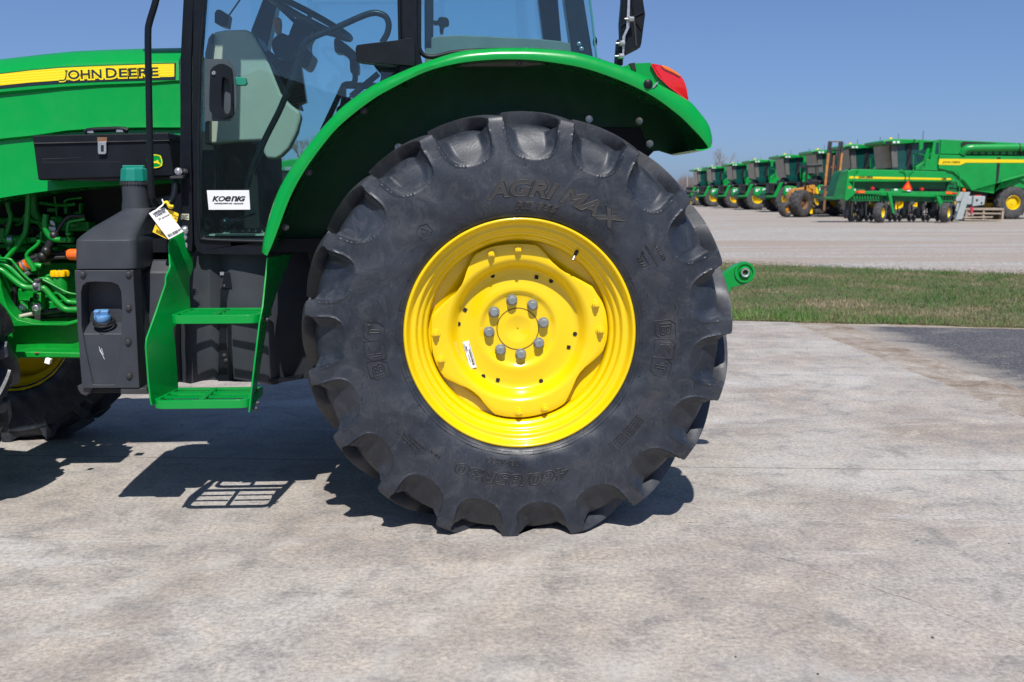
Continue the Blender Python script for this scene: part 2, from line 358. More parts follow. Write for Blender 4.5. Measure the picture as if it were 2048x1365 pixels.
# ---------------------------------------------------------------- mesh builder
class MB:
    def __init__(s): s.v = []; s.f = []
    def add(s, vs, fs):
        o = len(s.v); s.v += [Vector(v) for v in vs]; s.f += [tuple(i + o for i in f) for f in fs]; return s
    def loft(s, rings, closed=True, caps=True):
        o = len(s.v); n = len(rings[0])
        for r in rings: s.v += [Vector(v) for v in r]
        for i in range(len(rings) - 1):
            for j in range(n if closed else n - 1):
                k = (j + 1) % n
                s.f.append((o + i * n + j, o + i * n + k, o + (i + 1) * n + k, o + (i + 1) * n + j))
        if caps and closed:
            s.f.append(tuple(o + j for j in range(n))[::-1]); e = o + (len(rings) - 1) * n
            s.f.append(tuple(e + j for j in range(n)))
        return s
    def prism(s, pts, Yf, Yb):       # traced pixel outline at plane Yf, pushed straight back to Yb
        a = [W(x, y, Yf) for x, y in pts]; b = [Vector((v.x, Yb, v.z)) for v in a]
        return s.loft([a, b])
    def prism3(s, a, d):
        a = [Vector(v) for v in a]; d = Vector(d); return s.loft([a, [v + d for v in a]])
    def plate(s, outer, holes, d):   # world points, with holes, extruded by vector d
        loops = [[Vector(v) for v in outer]] + [[Vector(v) for v in h] for h in holes]
        tri = tessellate_polygon(loops); flat = [v for l in loops for v in l]; n = len(flat); d = Vector(d)
        s.add(flat + [v + d for v in flat], [tuple(t) for t in tri] + [tuple(n + i for i in t)[::-1] for t in tri])
        base = len(s.v) - 2 * n; k = 0
        for l in loops:
            m = len(l)
            for i in range(m):
                a, b = base + k + i, base + k + (i + 1) % m; s.f.append((a, b, b + n, a + n))
            k += m
        return s
    def box(s, c, size, rot=None):
        hx, hy, hz = (q / 2 for q in size); c = Vector(c); M = rot if rot is not None else Matrix.Identity(3)
        vs = [c + M @ Vector((x * hx, y * hy, z * hz)) for z in (-1, 1) for y in (-1, 1) for x in (-1, 1)]
        return s.add(vs, [(0, 2, 3, 1), (4, 5, 7, 6), (0, 1, 5, 4), (2, 6, 7, 3), (0, 4, 6, 2), (1, 3, 7, 5)])
    def cyl(s, a, b, r, r2=None, n=20):
        return s.tube([a, b], [r, r if r2 is None else r2], n)
    def tube(s, pts, r, n=10, flat=1.0):
        P = [Vector(p) for p in pts]; m = len(P); rr = r if isinstance(r, (list, tuple)) else [r] * m
        T = [(P[min(i + 1, m - 1)] - P[max(i - 1, 0)]).normalized() for i in range(m)]
        u = T[0].orthogonal().normalized(); rings = []
        for i in range(m):
            u = (u - T[i] * u.dot(T[i])).normalized(); v = T[i].cross(u)
            rings.append([P[i] + (u * math.cos(a) + v * math.sin(a) * flat) * rr[i] for a in (2 * math.pi * k / n for k in range(n))])
        return s.loft(rings)
    def torus(s, c, ax, R0, r, n=40, m=10):
        c = Vector(c); ax = Vector(ax).normalized(); u = ax.orthogonal().normalized(); v = ax.cross(u); o = len(s.v)
        for i in range(n):
            a = 2 * math.pi * i / n; d = u * math.cos(a) + v * math.sin(a)
            for j in range(m):
                b = 2 * math.pi * j / m; s.v.append(c + d * (R0 + r * math.cos(b)) + ax * r * math.sin(b))
        for i in range(n):
            for j in range(m):
                s.f.append((o + i * m + j, o + ((i + 1) % n) * m + j, o + ((i + 1) % n) * m + (j + 1) % m, o + i * m + (j + 1) % m))
        return s
    def lathe(s, prof, c, ax=(0, 1, 0), n=64, closed=False):   # prof: (radius, distance along ax)
        c = Vector(c); ax = Vector(ax).normalized()
        u = Vector((1, 0, 0)) if abs(ax.x) < 0.9 else Vector((0, 0, 1)); u = (u - ax * u.dot(ax)).normalized(); v = ax.cross(u); o = len(s.v); m = len(prof)
        for i in range(n):
            a = 2 * math.pi * i / n; d = u * math.cos(a) + v * math.sin(a)
            for r, h in prof: s.v.append(c + d * r + ax * h)
        for i in range(n):
            for j in range(m - 1 if not closed else m):
                k = (j + 1) % m
                s.f.append((o + i * m + j, o + ((i + 1) % n) * m + j, o + ((i + 1) % n) * m + k, o + i * m + k))
        return s
    def ball(s, c, r, n=16, sc=(1, 1, 1)):
        c = Vector(c); pr = [(math.sin(math.pi * i / (n // 2)) * r, -math.cos(math.pi * i / (n // 2)) * r) for i in range(n // 2 + 1)]
        o = len(s.v); s.lathe(pr, (0, 0, 0), (0, 0, 1), n)
        for i in range(o, len(s.v)): s.v[i] = Vector((s.v[i].x * sc[0], s.v[i].y * sc[1], s.v[i].z * sc[2])) + c
        return s
    def bolt(s, c, r, h=None, hexa=True, ax=(0, -1, 0)):
        c = Vector(c); ax = Vector(ax).normalized(); h = h or r * 0.9
        s.cyl(c, c + ax * 0.003, r * 1.35, n=20)
        s.cyl(c + ax * 0.003, c + ax * (0.003 + h), r, r * 0.96, n=6 if hexa else 16)
        s.cyl(c + ax * (0.003 + h), c + ax * (0.0035 + h * 1.12), r * 0.8, r * 0.55, n=16)
        return s
    def build(s, name, mat, parent=None, bevel=0.0, smooth=38, origin=None, seg=2, recalc=True, merge=0.0):
        me = bpy.data.meshes.new(name)
        org = ORG[parent.name] if parent is not None else (Vector(origin) if origin is not None else base_of(s.v))
        me.from_pydata([tuple(v - org) for v in s.v], [], s.f)
        if recalc or merge:
            bm = bmesh.new(); bm.from_mesh(me)
            if merge: bmesh.ops.remove_doubles(bm, verts=bm.verts, dist=merge)
            bmesh.ops.recalc_face_normals(bm, faces=bm.faces)
            bm.to_mesh(me); bm.free()
        me.validate()
        me.materials.append(mat)
        if smooth:
            me.polygons.foreach_set('use_smooth', [True] * len(me.polygons)); me.set_sharp_from_angle(angle=R(smooth))
        o = bpy.data.objects.new(name, me); COL.objects.link(o)
        if parent is not None: o.parent = parent
        else: o.location = org
        ORG[o.name] = org
        if bevel:
            b = o.modifiers.new('bevel', 'BEVEL'); b.width = bevel; b.segments = seg; b.limit_method = 'ANGLE'; b.angle_limit = R(35)
            b.harden_normals = True
        return o
ORG = {}
def base_of(vs):
    xs = [v.x for v in vs]; ys = [v.y for v in vs]; zs = [v.z for v in vs]
    return Vector(((min(xs) + max(xs)) / 2, (min(ys) + max(ys)) / 2, min(zs)))
def tag(o, label=None, cat=None, group=None, kind=None):
    if label: o['label'] = label
    if cat: o['category'] = cat
    if group: o['group'] = group
    if kind: o['kind'] = kind
    return o
def empty(name, loc, parent=None):
    o = bpy.data.objects.new(name, None); COL.objects.link(o); o.empty_display_size = 0.2
    loc = Vector(loc)
    if parent is not None: o.parent = parent; o.location = loc - ORG[parent.name]
    else: o.location = loc
    ORG[o.name] = loc; return o
def copy_tree(o, parent=None):
    c = o.copy(); COL.objects.link(c)
    if parent is not None: c.parent = parent
    for ch in list(o.children): copy_tree(ch, c)
    return c
def text_raw(s, bold=0.0, shear=0.0, outline=False, ext=0.0, res=3, bev=0.01):
    cu = bpy.data.curves.new('t', 'FONT'); cu.body = s; cu.size = 1.0; cu.resolution_u = res
    cu.shear = shear
    if outline: cu.fill_mode = 'NONE'; cu.bevel_depth = bev; cu.bevel_resolution = 0; cu.offset = bold
    else: cu.extrude = ext; cu.offset = bold
    ob = bpy.data.objects.new('t', cu); COL.objects.link(ob)
    dg = bpy.context.evaluated_depsgraph_get(); me = bpy.data.meshes.new_from_object(ob.evaluated_get(dg))
    vs = [v.co.copy() for v in me.vertices]; fs = [tuple(p.vertices) for p in me.polygons]
    bpy.data.objects.remove(ob); bpy.data.curves.remove(cu); bpy.data.meshes.remove(me)
    return vs, fs
def fit_text(mb, s, p0, p1, Y, slope=0.0, bold=0.0, shear=0.0, th=0.0008):
    """text filling the pixel box p0 (left, bottom) to p1 (right, top) on plane Y, facing the camera side"""
    vs, fs = text_raw(s, bold, shear, ext=0.02)
    x0, x1 = min(v.x for v in vs), max(v.x for v in vs); y0, y1 = min(v.y for v in vs), max(v.y for v in vs)
    a, b = W(*p0, Y), W(*p1, Y); sx = (b.x - a.x) / (x1 - x0); sy = (b.z - a.z) / (y1 - y0)
    out = []
    for v in vs:
        X = a.x + (v.x - x0) * sx; out.append(Vector((X, Y - (th if v.z > 0 else 0), a.z + (v.y - y0) * sy + slope * (X - a.x))))
    mb.add(out, fs); return mb
# ================================================================= SETTING
def sheet(name, pts, z, mat, th=0.0):
    mb = MB(); a = [Vector((p[0], p[1], z)) for p in pts]
    if th: mb.prism3(a, (0, 0, -th))
    else: mb.add(a, [tuple(range(len(a)))])
    o = mb.build(name, mat, smooth=0, origin=(0, 0, 0)); o['kind'] = 'structure'
    if not th and o.data.polygons[0].normal.z < 0: o.data.flip_normals()
    return o
def seg(a, b, n, amp, sc=1.0):
    """wobbling border between two ground points"""
    a = Vector((a[0], a[1])); b = Vector((b[0], b[1])); d = (b - a); nn = Vector((-d.y, d.x)).normalized(); out = []
    for i in range(n):
        t = i / n; o = sum(math.sin(t * f * sc + ph) * am for f, ph, am in ((13, 1.1, .5), (37, 2.2, .3), (91, .4, .2), (173, 2.9, .12)))
        out.append(a + d * t + nn * o * amp)
    return out
sheet('ground', [(-900, -900), (900, -900), (900, 900), (-900, 900)], -0.030, GRAVEL)
cb0, cb1 = G(1590, 648), G(2048, 835); cdir = (cb1 - cb0).normalized()
cA = cb0 - cdir * 0.12; cB = cb0 + cdir * 22
gl0, gl1 = G(1465, 640), G(2048, 652); gdir = (gl1 - gl0).normalized()
def gn(x): return gl0.y + (x - gl0.x) * gdir.y / gdir.x
bord = [(p.x, p.y) for p in seg(cA, cB, 90, 0.018)]
sheet('concrete_slab', [(-14, -12), (cB.x, -12)] + bord[::-1] + [(-14, gn(-14) + 0.06)], 0.0, CONC, 0.18)
sheet('sandy_verge', [(cB.x - 0.3, -12), (16, -12), (22, gn(22) + 0.1), (cA.x - 0.3, gn(cA.x) + 0.1)], -0.012, DIRT, 0.02)
a0, a1 = G(1675, 650), G(2080, 795); ad = (a1 - a0).normalized()
sheet('asphalt_drive', [(p.x, p.y) for p in seg(a0, a0 + ad * 20, 160, 0.13)] + [(16, -12), (22, gn(22) + 0.08)], -0.0108, ASPH, 0.02)
ff = [G(px, py) for px, py in ((1465, 528), (1650, 535), (1850, 543), (2048, 551))]
far_edge = [Vector((-14, ff[0].y + 1.4, 0))] + ff + [Vector((22, ff[-1].y - 2.6, 0))]
def gf(x):
    for a, b in zip(far_edge, far_edge[1:]):
        if x <= b.x: return a.y + (b.y - a.y) * (x - a.x) / (b.x - a.x)
    return far_edge[-1].y
sheet('turf', [(-14, gn(-14) - 0.05)] + [(p.x, p.y) for p in seg((-14, gn(-14) - .05), (22, gn(22) - .05), 400, 0.07, 5)] + [(22, gf(22))] + [(p.x, p.y) for p in reversed(seg(far_edge[1], far_edge[-2], 40, 0.1, 2))] + [(-14, far_edge[0].y)], 0.006, TURF, 0.04)
def grass():
    n = 150000
    x = rng.uniform(-4, 12.5, n); y0 = np.array([gn(v) for v in x]); y1 = np.array([gf(v) for v in x])
    y = y0 + 0.02 + (y1 - y0 + 0.1) * rng.uniform(0, 1, n) ** 1.15
    fr_ = rng.random(n) < 0.03; y = np.where(fr_, y0 - np.abs(rng.normal(0, .06, n)) * (0.4 + np.abs(np.sin(x * 2.3) * np.sin(x * 5.1 + 1))), y)
    hN = (np.sin(x * 1.7 + y * 0.9) + np.sin(x * 0.8 - y * 2.1 + 1)) * 0.12 + 1
    edge = 0.75 + 0.45 * np.clip(1 - (y - y0) * 1.2, 0, 1) * np.clip(1.6 - (x - 2) * 0.35, 0.2, 1)
    h = rng.uniform(0.022, 0.058, n) * hN * edge * np.where(rng.random(n) < 0.02, 1.7, 1.0)
    a = rng.uniform(0, 2 * math.pi, n); wd = rng.uniform(0.0022, 0.0048, n)
    lean = rng.uniform(0.1, 0.9, n) * h; la = rng.uniform(0, 2 * math.pi, n)
    V = np.empty((n, 3, 3)); V[:, 0] = np.stack([x - np.cos(a) * wd, y - np.sin(a) * wd, np.full(n, 0.008)], 1)
    V[:, 1] = np.stack([x + np.cos(a) * wd, y + np.sin(a) * wd, np.full(n, 0.008)], 1)
    V[:, 2] = np.stack([x + np.cos(la) * lean, y + np.sin(la) * lean, 0.01 + h], 1)
    me = bpy.data.meshes.new('grass'); me.vertices.add(n * 3); me.vertices.foreach_set('co', V.reshape(-1))
    me.loops.add(n * 3); me.loops.foreach_set('vertex_index', np.arange(n * 3)); me.polygons.add(n)
    me.polygons.foreach_set('loop_start', np.arange(n) * 3); me.polygons.foreach_set('loop_total', np.full(n, 3)); me.update()
    me.materials.append(BLADE); o = bpy.data.objects.new('grass', me); COL.objects.link(o)
    tag(o, 'patchy green and straw coloured grass on the strip between slab and gravel yard', 'grass', kind='stuff')
grass()
def pebbles(name, label, n, fn, smin, smax, mat):
    random.seed(len(name)); V = []; F = []; base = [(1, 0, 0), (-1, 0, 0), (0, 1, 0), (0, -1, 0), (0, 0, 1), (0, 0, -1)]
    fc = [(0, 2, 4), (2, 1, 4), (1, 3, 4), (3, 0, 4), (2, 0, 5), (1, 2, 5), (3, 1, 5), (0, 3, 5)]
    for i in range(n):
        c = fn(); 
        if c is None: continue
        s = random.uniform(smin, smax); o = len(V); an = random.uniform(0, 6.28); ca, sa = math.cos(an), math.sin(an)
        for b in base:
            q = (b[0] * s * random.uniform(.7, 1.3), b[1] * s * random.uniform(.6, 1.1), b[2] * s * .6)
            V.append((c[0] + q[0] * ca - q[1] * sa, c[1] + q[0] * sa + q[1] * ca, c[2] + q[2]))
        F += [tuple(k + o for k in f) for f in fc]
    me = bpy.data.meshes.new(name); me.from_pydata(V, [], F); me.materials.append(mat); o = bpy.data.objects.new(name, me); COL.objects.link(o)
    tag(o, label, 'pebbles', kind='stuff')
def f_edge():
    t = random.random() ** 0.8 * 8.5; off = abs(random.gauss(0, 0.22)) - 0.05; p = cA + cdir * t
    return (p.x + off, p.y, 0.004 if off < 0 else -0.012)
pebbles('loose_grit', 'loose grit scattered along the edge of the concrete slab', 2600, f_edge, 0.0012, 0.0045, DIRT)
def f_gr():
    x = random.uniform(1.5, 12); return (x, gf(x) + random.random() ** 2.5 * 1.6 + 0.03, -0.02)
pebbles('coarse_gravel', 'coarse pale stones along the far edge of the grass strip', 6500, f_gr, 0.008, 0.020, GRAVEL)
def f_sl():
    return (random.uniform(-2.6, 3.2), random.uniform(1.6, 8.0), 0.002)
pebbles('dark_crumbs', 'tiny dark crumbs lying on the concrete slab', 90, f_sl, 0.002, 0.0055, RUBBER)

# ================================================================= TRACTOR ROOT
XR, ZR = W(1040.5, 669.5, 3.43).x, W(1040.5, 669.5, 3.43).z      # rear axle
YN = 3.40                                                        # outer face of near rear tyre
YWC = YN + 0.232                                                 # its middle plane
YC = 4.47                                                        # tractor middle plane
T = empty('tractor', (XR, YC, 0))
tag(T, 'large green tractor with yellow wheels parked on concrete in the foreground', 'tractor')

def tyre_mesh(name, R0, Rb, halfw, nl, flat_z, phase, shear, hs=1.0, npt=48):
    """R0 crown radius, Rb bead radius, halfw half section width; ground lies flat_z below the axle"""
    E = [(.72, Rb - .008), (.78, Rb + .004), (.85, Rb + .012), (.915, Rb + .026), (.968, Rb + .055), (.995, Rb + .10), (1.0, Rb + .155), (.99, Rb + .205), (.972, R0 - .118), (.945, R0 - .072), (.912, R0 - .034), (.84, R0 - .022), (.66, R0 - .012), (.45, R0 - .004), (.22, R0), (0, R0 + .001)]
    sc_ = halfw / .23; g = lambda a, b: (a * sc_, R0 - b * hs)
    F = [(a * halfw, b) for a, b in E[:8]] + [g(.191, .120), g(.170, .086), g(.153, .066), g(.138, .057), g(.118, .052), g(.097, .049), g(.05, .048), (0, R0 - .047 * hs)]
    k = 14
    Es = crom([(a * halfw, b, 0) for a, b in E], k); Fs = crom([(a, b, 0) for a, b in F], k)
    Os = [Vector((max(0, e.x - f.x), max(0, e.y - f.y), 0)) for e, f in zip(Es, Fs)]
    m = len(Es); s_ = np.array([-e.x for e in Es]); r_ = np.array([e.y for e in Es])
    ds = np.array([max(0, o.x) for o in Os]); dr = np.array([max(0, o.y) for o in Os])
    # full profile: near side then far side
    s = np.concatenate([s_, -s_[-2::-1]]); r = np.concatenate([r_, r_[-2::-1]]); ds = np.concatenate([ds, -ds[-2::-1]]); dr = np.concatenate([dr, dr[-2::-1]])
    M = len(s); NT = nl * npt; tt = np.arange(NT) / npt
    Sg, Tg = np.meshgrid(s, tt); Rg = np.meshgrid(r, tt)[0]
    hs_ = 0.9 * halfw
    sh = shear * np.clip(np.abs(Sg) / hs_, 0, 1) ** 0.92
    hw = 0.120 + 0.008 * np.clip(np.abs(Sg) / hs_, 0, 1)
    r1 = R0 - .063; r0 = R0 - .172
    kk = np.clip((r1 - Rg) / (r1 - r0), 0, 1)
    side = np.abs(Sg) > 0.925 * halfw
    vh = 0.5 - hw                                     # half width of the void, in pitches
    vh = np.where(side, vh * np.sqrt(np.clip(1 - kk ** 4.0, 0, 1)), vh)
    def sm(x, a, b):
        x = np.clip((x - a) / (b - a), 0, 1); return x * x * (3 - 2 * x)
    def lug(off):
        t = (Tg - off + 0.5) % 1.0 - 0.5               # 0 at lug middle
        d = 0.5 - np.abs(t)                            # distance from void middle
        # leaning pocket
        d2 = np.abs(((Tg - off) % 1.0) - 0.5 - 0.06 * np.where(side, kk, 0))
        dd_ = np.where(side, d2, d); thin = 1 - sm(dd_, vh - .012, vh + .012); wide = 1 - sm(dd_, vh - .17, vh + .02)
        v = np.where(side, .30 * thin + .70 * wide * (1 - .0 * kk), 1 - sm(dd_, vh - .012, vh + .024))
        v = np.where(vh < 0.02, 0, v); edge = np.exp(-((np.where(side, d2, d) - vh - .022) / 0.016) ** 2) * side * (kk > 0.03) * (vh > 0.03)
        return 1 - v, edge
    ln, en = lug(0.0); lf, ef = lug(0.5)
    wn = 1 - sm(Sg, 0.010, 0.030); wf = sm(Sg, -0.030, -0.010)
    nose = 1.0
    m_near = np.where(Sg < 0, ln, ln * wn); m_far = np.where(Sg > 0, lf, lf * wf)
    mask = np.maximum(m_near * (Sg < 0.03), m_far * (Sg > -0.03)); edge = np.where(Sg < 0, en, ef)
    DS = np.meshgrid(ds, tt)[0]; DR = np.meshgrid(dr, tt)[0]
    v = 1 - mask
    # rounded bowl in the pockets
    Sf = Sg + DS * v; Rf = Rg - DR * v
    Sf = Sf - np.sign(Sg) * (-0.0028) * edge
    # worn, slightly uneven lug tops
    th = 2 * math.pi * (Tg / nl) + phase + sh
    Sf += np.sign(Sg) * 0.0012 * np.sin(th * 23 + Rg * 40) * (np.abs(Sg) > .5 * halfw)
    X = Rf * np.sin(th); Zz = Rf * np.cos(th); Y = Sf
    low = Zz < -flat_z; bulge = np.clip((-flat_z + 0.12 - Zz) / 0.12, 0, 1) * 0.010
    Y = Y + np.sign(Sg) * bulge * (np.abs(Sg) > .3 * halfw); Zz = np.where(low, -flat_z + 0.002, Zz)
    co = np.stack([X, Y, Zz], -1).reshape(-1, 3)
    i = np.arange(NT)[:, None]; j = np.arange(M - 1)[None]; i2 = (i + 1) % NT
    q = np.stack([i * M + j, i * M + j + 1, i2 * M + j + 1, i2 * M + j], -1).reshape(-1, 4)
    me = bpy.data.meshes.new(name); me.vertices.add(len(co)); me.vertices.foreach_set('co', co.reshape(-1))
    nq = len(q); me.loops.add(nq * 4); me.loops.foreach_set('vertex_index', q.reshape(-1)); me.polygons.add(nq)
    me.polygons.foreach_set('loop_start', np.arange(nq) * 4); me.polygons.foreach_set('loop_total', np.full(nq, 4))
    me.polygons.foreach_set('use_smooth', np.ones(nq, bool)); me.update(); me.validate()
    me.set_sharp_from_angle(angle=R(40)); me.materials.append(TYRE)
    return me, (s_, r_)
PITCHA = 2 * math.pi / 19
RW = empty('rear_wheel', (XR, YWC, ZR), T)
me, PROF = tyre_mesh('tyre', 0.773, 0.392, 0.230, 19, ZR, R(-6.6) - 0.28, 0.28, 1.0, 64)
tyre = bpy.data.objects.new('tyre', me); COL.objects.link(tyre); tyre.parent = RW; ORG['tyre'] = ORG['rear_wheel']
def side_y(r, prof, yc): return yc + float(np.interp(r, prof[1], prof[0]))
def ring_text(parent, prof, yc, cx, cz, s, rmid, height, cdeg, wdeg, shear=0.0, bold=0.03, name='raised_lettering', fill=True, ow=0.0009, raise_=0.0016):
    """text bent round the axle on the near sidewall, tops outwards; cdeg clockwise from the top"""
    cell = []
    for outline in ((False, True) if fill else (True,)):
        vs, fs = text_raw(s, bold, shear, outline, 0.02, 4, ow / height)
        x0, x1 = min(v.x for v in vs), max(v.x for v in vs); y0, y1 = min(v.y for v in vs), max(v.y for v in vs)
        mb = MB(); out = []
        for v in vs:
            a = R(cdeg) + ((v.x - x0) / (x1 - x0) - 0.5) * R(wdeg); r = rmid + ((v.y - y0) / (y1 - y0) - 0.5) * height
            yy = side_y(r, prof, yc)
            yy += (-raise_ if v.z > 0 else 0.004) if not outline else -raise_ - v.z * height * 0.8
            out.append(Vector((cx + r * math.sin(a), yy, cz + r * math.cos(a))))
        mb.add(out, fs)
        mb.build(name if not outline else name + '_edge', LETTER if not outline else LETTER_E, parent, smooth=30)
def lett(s, r, h, c, wd, **k): ring_text(RW, PROF, YWC, XR, ZR, s, r, h, c, wd, **k)
lett('AGRI MAX', 0.505, 0.058, 14.5, 57, shear=0.25, bold=0.045)
lett('RT 855', 0.448, 0.026, 7.0, 19, shear=0.25, bold=0.04, ow=0.0009)
lett('460/85R30', 0.515, 0.045, 183.5, 46, shear=0.15, bold=0.03, fill=False, ow=0.0010)
lett('18.4R30', 0.455, 0.020, 188, 15, shear=0.1, fill=False, ow=0.0007)
for c in (264.5, 95.5):
    for k, ch in enumerate('BKT'):
        lett(ch, 0.505, 0.042, c + (k - 1) * 7.6, 5.0, bold=0.02, fill=False, ow=0.0009)
    mb = MB()
    for k in range(3):
        a0, a1 = R(c + (k - 1) * 7.6 - 3.7), R(c + (k - 1) * 7.6 + 3.7); r0_, r1_ = 0.470, 0.540
        loop = [(a0, r0_), (a0, r1_ - .02), (a0 + .03, r1_), (a1, r1_), (a1, r0_ + .02), (a1 - .03, r0_)]
        P = []
        for i in range(6):
            (pa, pr), (qa, qr) = loop[i], loop[(i + 1) % 6]
            for t in (0, .25, .5, .75): 
                a, r = pa + (qa - pa) * t, pr + (qr - pr) * t
                P.append(Vector((XR + r * math.sin(a), side_y(r, PROF, YWC) - 0.001, ZR + r * math.cos(a))))
        P.append(P[0]); mb.tube(P, 0.0011, 5)
    mb.build('letter_frame', LETTER_E, RW)
lett('TUBELESS', 0.558, 0.010, 58.5, 7.5, fill=False, ow=0.0008, bold=.01)
lett('DIRECTION OF ROTATION', 0.528, 0.008, 58.5, 9, fill=False, ow=0.0005, bold=.0)
lett('R1W', 0.487, 0.016, 58.5, 5, fill=False, ow=0.0009, bold=.01)
mb = MB()
def rp(deg, r, off=-0.001): a = R(deg); return Vector((XR + r * math.sin(a), side_y(r, PROF, YWC) + off, ZR + r * math.cos(a)))
mb.tube([rp(55.2, .505), rp(61.5, .505)], 0.0011, 5); mb.tube([rp(56.4, .512), rp(55.0, .508), rp(56.4, .498)], 0.0011, 5); mb.tube([rp(61.5, .505), rp(62.6, .513), rp(62.6, .497), rp(61.5, .505)], 0.001, 5)
# triangle mark in a rounded frame, upper left
def loop_on(c, r, pts, sc):
    P = [rp(c + x * sc / r * 57.3, r + y * sc) for x, y in pts]; P.append(P[0]); mb.tube(P, 0.001, 5)
loop_on(-42.5, .487, [(-1, -.7), (-1, .6), (0, 1), (1, .6), (1, -.7), (0, -1)], .024)
loop_on(-42.5, .487, [(-.55, -.4), (0, .6), (.55, -.4)], .022)
# fine mould ring and vent hairs
for rr_, wd in ((0.428, 0.0008), (0.418, 0.0006)):
    mb.tube([rp(d, rr_) for d in range(0, 361, 4)], wd, 4)
for i in range(46):
    d = i * 360 / 46 + random.uniform(-1.5, 1.5); mb.tube([rp(d, .408), rp(d, random.uniform(.424, .446))], 0.0008, 4)
for i in range(260):
    d = random.uniform(0, 360); r = random.choice((.46, .475, .54, .555, .57, .59)) + random.uniform(-.008, .008)
    p = rp(d, r, -0.0005); L = random.uniform(0.007, 0.017)
    mb.tube([p, p + Vector((random.uniform(-.25, .25) * L, -0.002, -L))], [0.0010, 0.0005], 4)
mb.build('mould_marks', LETTER_E, RW, smooth=0)

# small moulded print, a run of tiny raised lines
for c, r in ((228, .545), (226, .533), (224, .521), (133, .53), (133, .52), (133, .51), (133, .50)):
    lett('STEEL BELTED RADIAL MAX LOAD AT PRESSURE' if c < 200 else 'MOUNT ONLY ON APPROVED RIM', r, 0.0055, c, 17 if c < 200 else 9, fill=False, ow=0.0004, bold=0)
lett('145 A8', .515, .012, 216, 5, fill=False, ow=0.0007, bold=0)

# ---------------------------------------------------------------- rear rim and disc
YF = 3.43
C0 = Vector((XR, YF, ZR))
k_ = 1.0
prof = [(.398, .045), (.402, .020), (.4065, .008), (.4055, .001), (.401, -.003), (.396, -.002), (.3925, .004), (.389, .016), (.385, .026), (.378, .031), (.369, .031), (.3635, .035), (.3605, .046), (.357, .053), (.350, .0555), (.3445, .060), (.3415, .070), (.338, .078), (.331, .082), (.3265, .088), (.3235, .098), (.3225, .130), (.322, .19), (.326, .22), (.345, .25), (.348, .36), (.385, .37), (.392, .42), (.405, .43)]
MB().lathe([(p.x, p.y) for p in crom([(a, b, 0) for a, b in prof], 3)], C0, n=128).build('rim', YELLOW, RW, smooth=60)
# disc: outline traced, four lobes
YD = YF + 0.085
ol = Z6((445, 262), (480, 243), (520, 225), (600, 210), (690, 206), (775, 214), (800, 240), (850, 300), (890, 335), (920, 355), (965, 377), (1000, 395), (1040, 417), (1065, 430), (1085, 465), (1115, 510), (1133, 560), (1142, 620), (1143, 660), (1138, 710), (1118, 770), (1060, 825), (1025, 853), (1000, 880), (980, 910), (965, 945), (935, 1010), (918, 1043), (860, 1078), (780, 1103), (700, 1116), (620, 1114), (550, 1100), (510, 1060), (470, 1010), (435, 980), (400, 960), (330, 930), (290, 912), (265, 880), (240, 830), (225, 780), (218, 700), (217, 640), (221, 575), (260, 535), (300, 500), (350, 460), (375, 425), (390, 390), (410, 330))
HP = Z6((663, 645))[0]
ow_ = [W(x, y, YD) for x, y in ol]; HC = W(*HP, YF + 0.175); HC2 = Vector((XR, 0, ZR))
angs = [math.atan2(v.x - XR, v.z - ZR) % (2 * math.pi) for v in ow_]; rads = [min(.3195, math.hypot(v.x - XR, v.z - ZR)) for v in ow_]
oa = sorted(zip(angs, rads)); aa = [a for a, _ in oa]; ra = [r for _, r in oa]
def Rout(a): return float(np.interp(a % (2 * math.pi), [aa[-1] - 2 * math.pi] + aa + [aa[0] + 2 * math.pi], [ra[-1]] + ra + [ra[0]]))
NA = 160
rings = [(0.003, .182), (.0036, .1765), (.007, .1762), (.042, .1685), (.048, .1667), (.052, .1665), (.0735, .1665), (.0745, .170), (.0765, .170), (.078, .1675), (.118, .168), (.127, .1655), (.135, .158), (.145, .154), (.158, .158), (.20, .162), (.215, .162), (.224, .152), (.234, .128), (.242, .116), (.250, .110), (.256, .106), (.262, .105)]
v = []; f = []
for r, h in rings:
    for i in range(NA):
        a = 2 * math.pi * i / NA; v.append((XR + r * math.sin(a), YF + h - .02, ZR + r * math.cos(a)))
for rr2, hh in ((lambda a: .262 + (Rout(a) - .262) * .5, .105), (lambda a: Rout(a) - .002, .105), (lambda a: Rout(a), .107), (lambda a: Rout(a), .118), (lambda a: Rout(a) - .003, .119), (lambda a: .25, .121)):
    for i in range(NA):
        a = 2 * math.pi * i / NA; v.append((XR + rr2(a) * math.sin(a), YF + hh - .02, ZR + rr2(a) * math.cos(a)))
nr = len(v) // NA
for i in range(nr - 1):
    for j in range(NA): f.append((i * NA + j, i * NA + (j + 1) % NA, (i + 1) * NA + (j + 1) % NA, (i + 1) * NA + j))
f.append(tuple(range(NA))[::-1])
MB().add(v, f).build('wheel_disc', YELLOW, RW, smooth=50)
MB().lathe([(.0, .175), (.236, .17), (.262, .130), (.295, .123), (.3225, .118)], C0, n=96).build('inner_dish', YELLOW, RW, smooth=50)
mb = MB(); mb.torus(C0 + Vector((0, .1468, 0)), (0, 1, 0), .0755, .0011, 80, 6); mb.build('hub_seam', RUST, RW)
YB = YF + .145
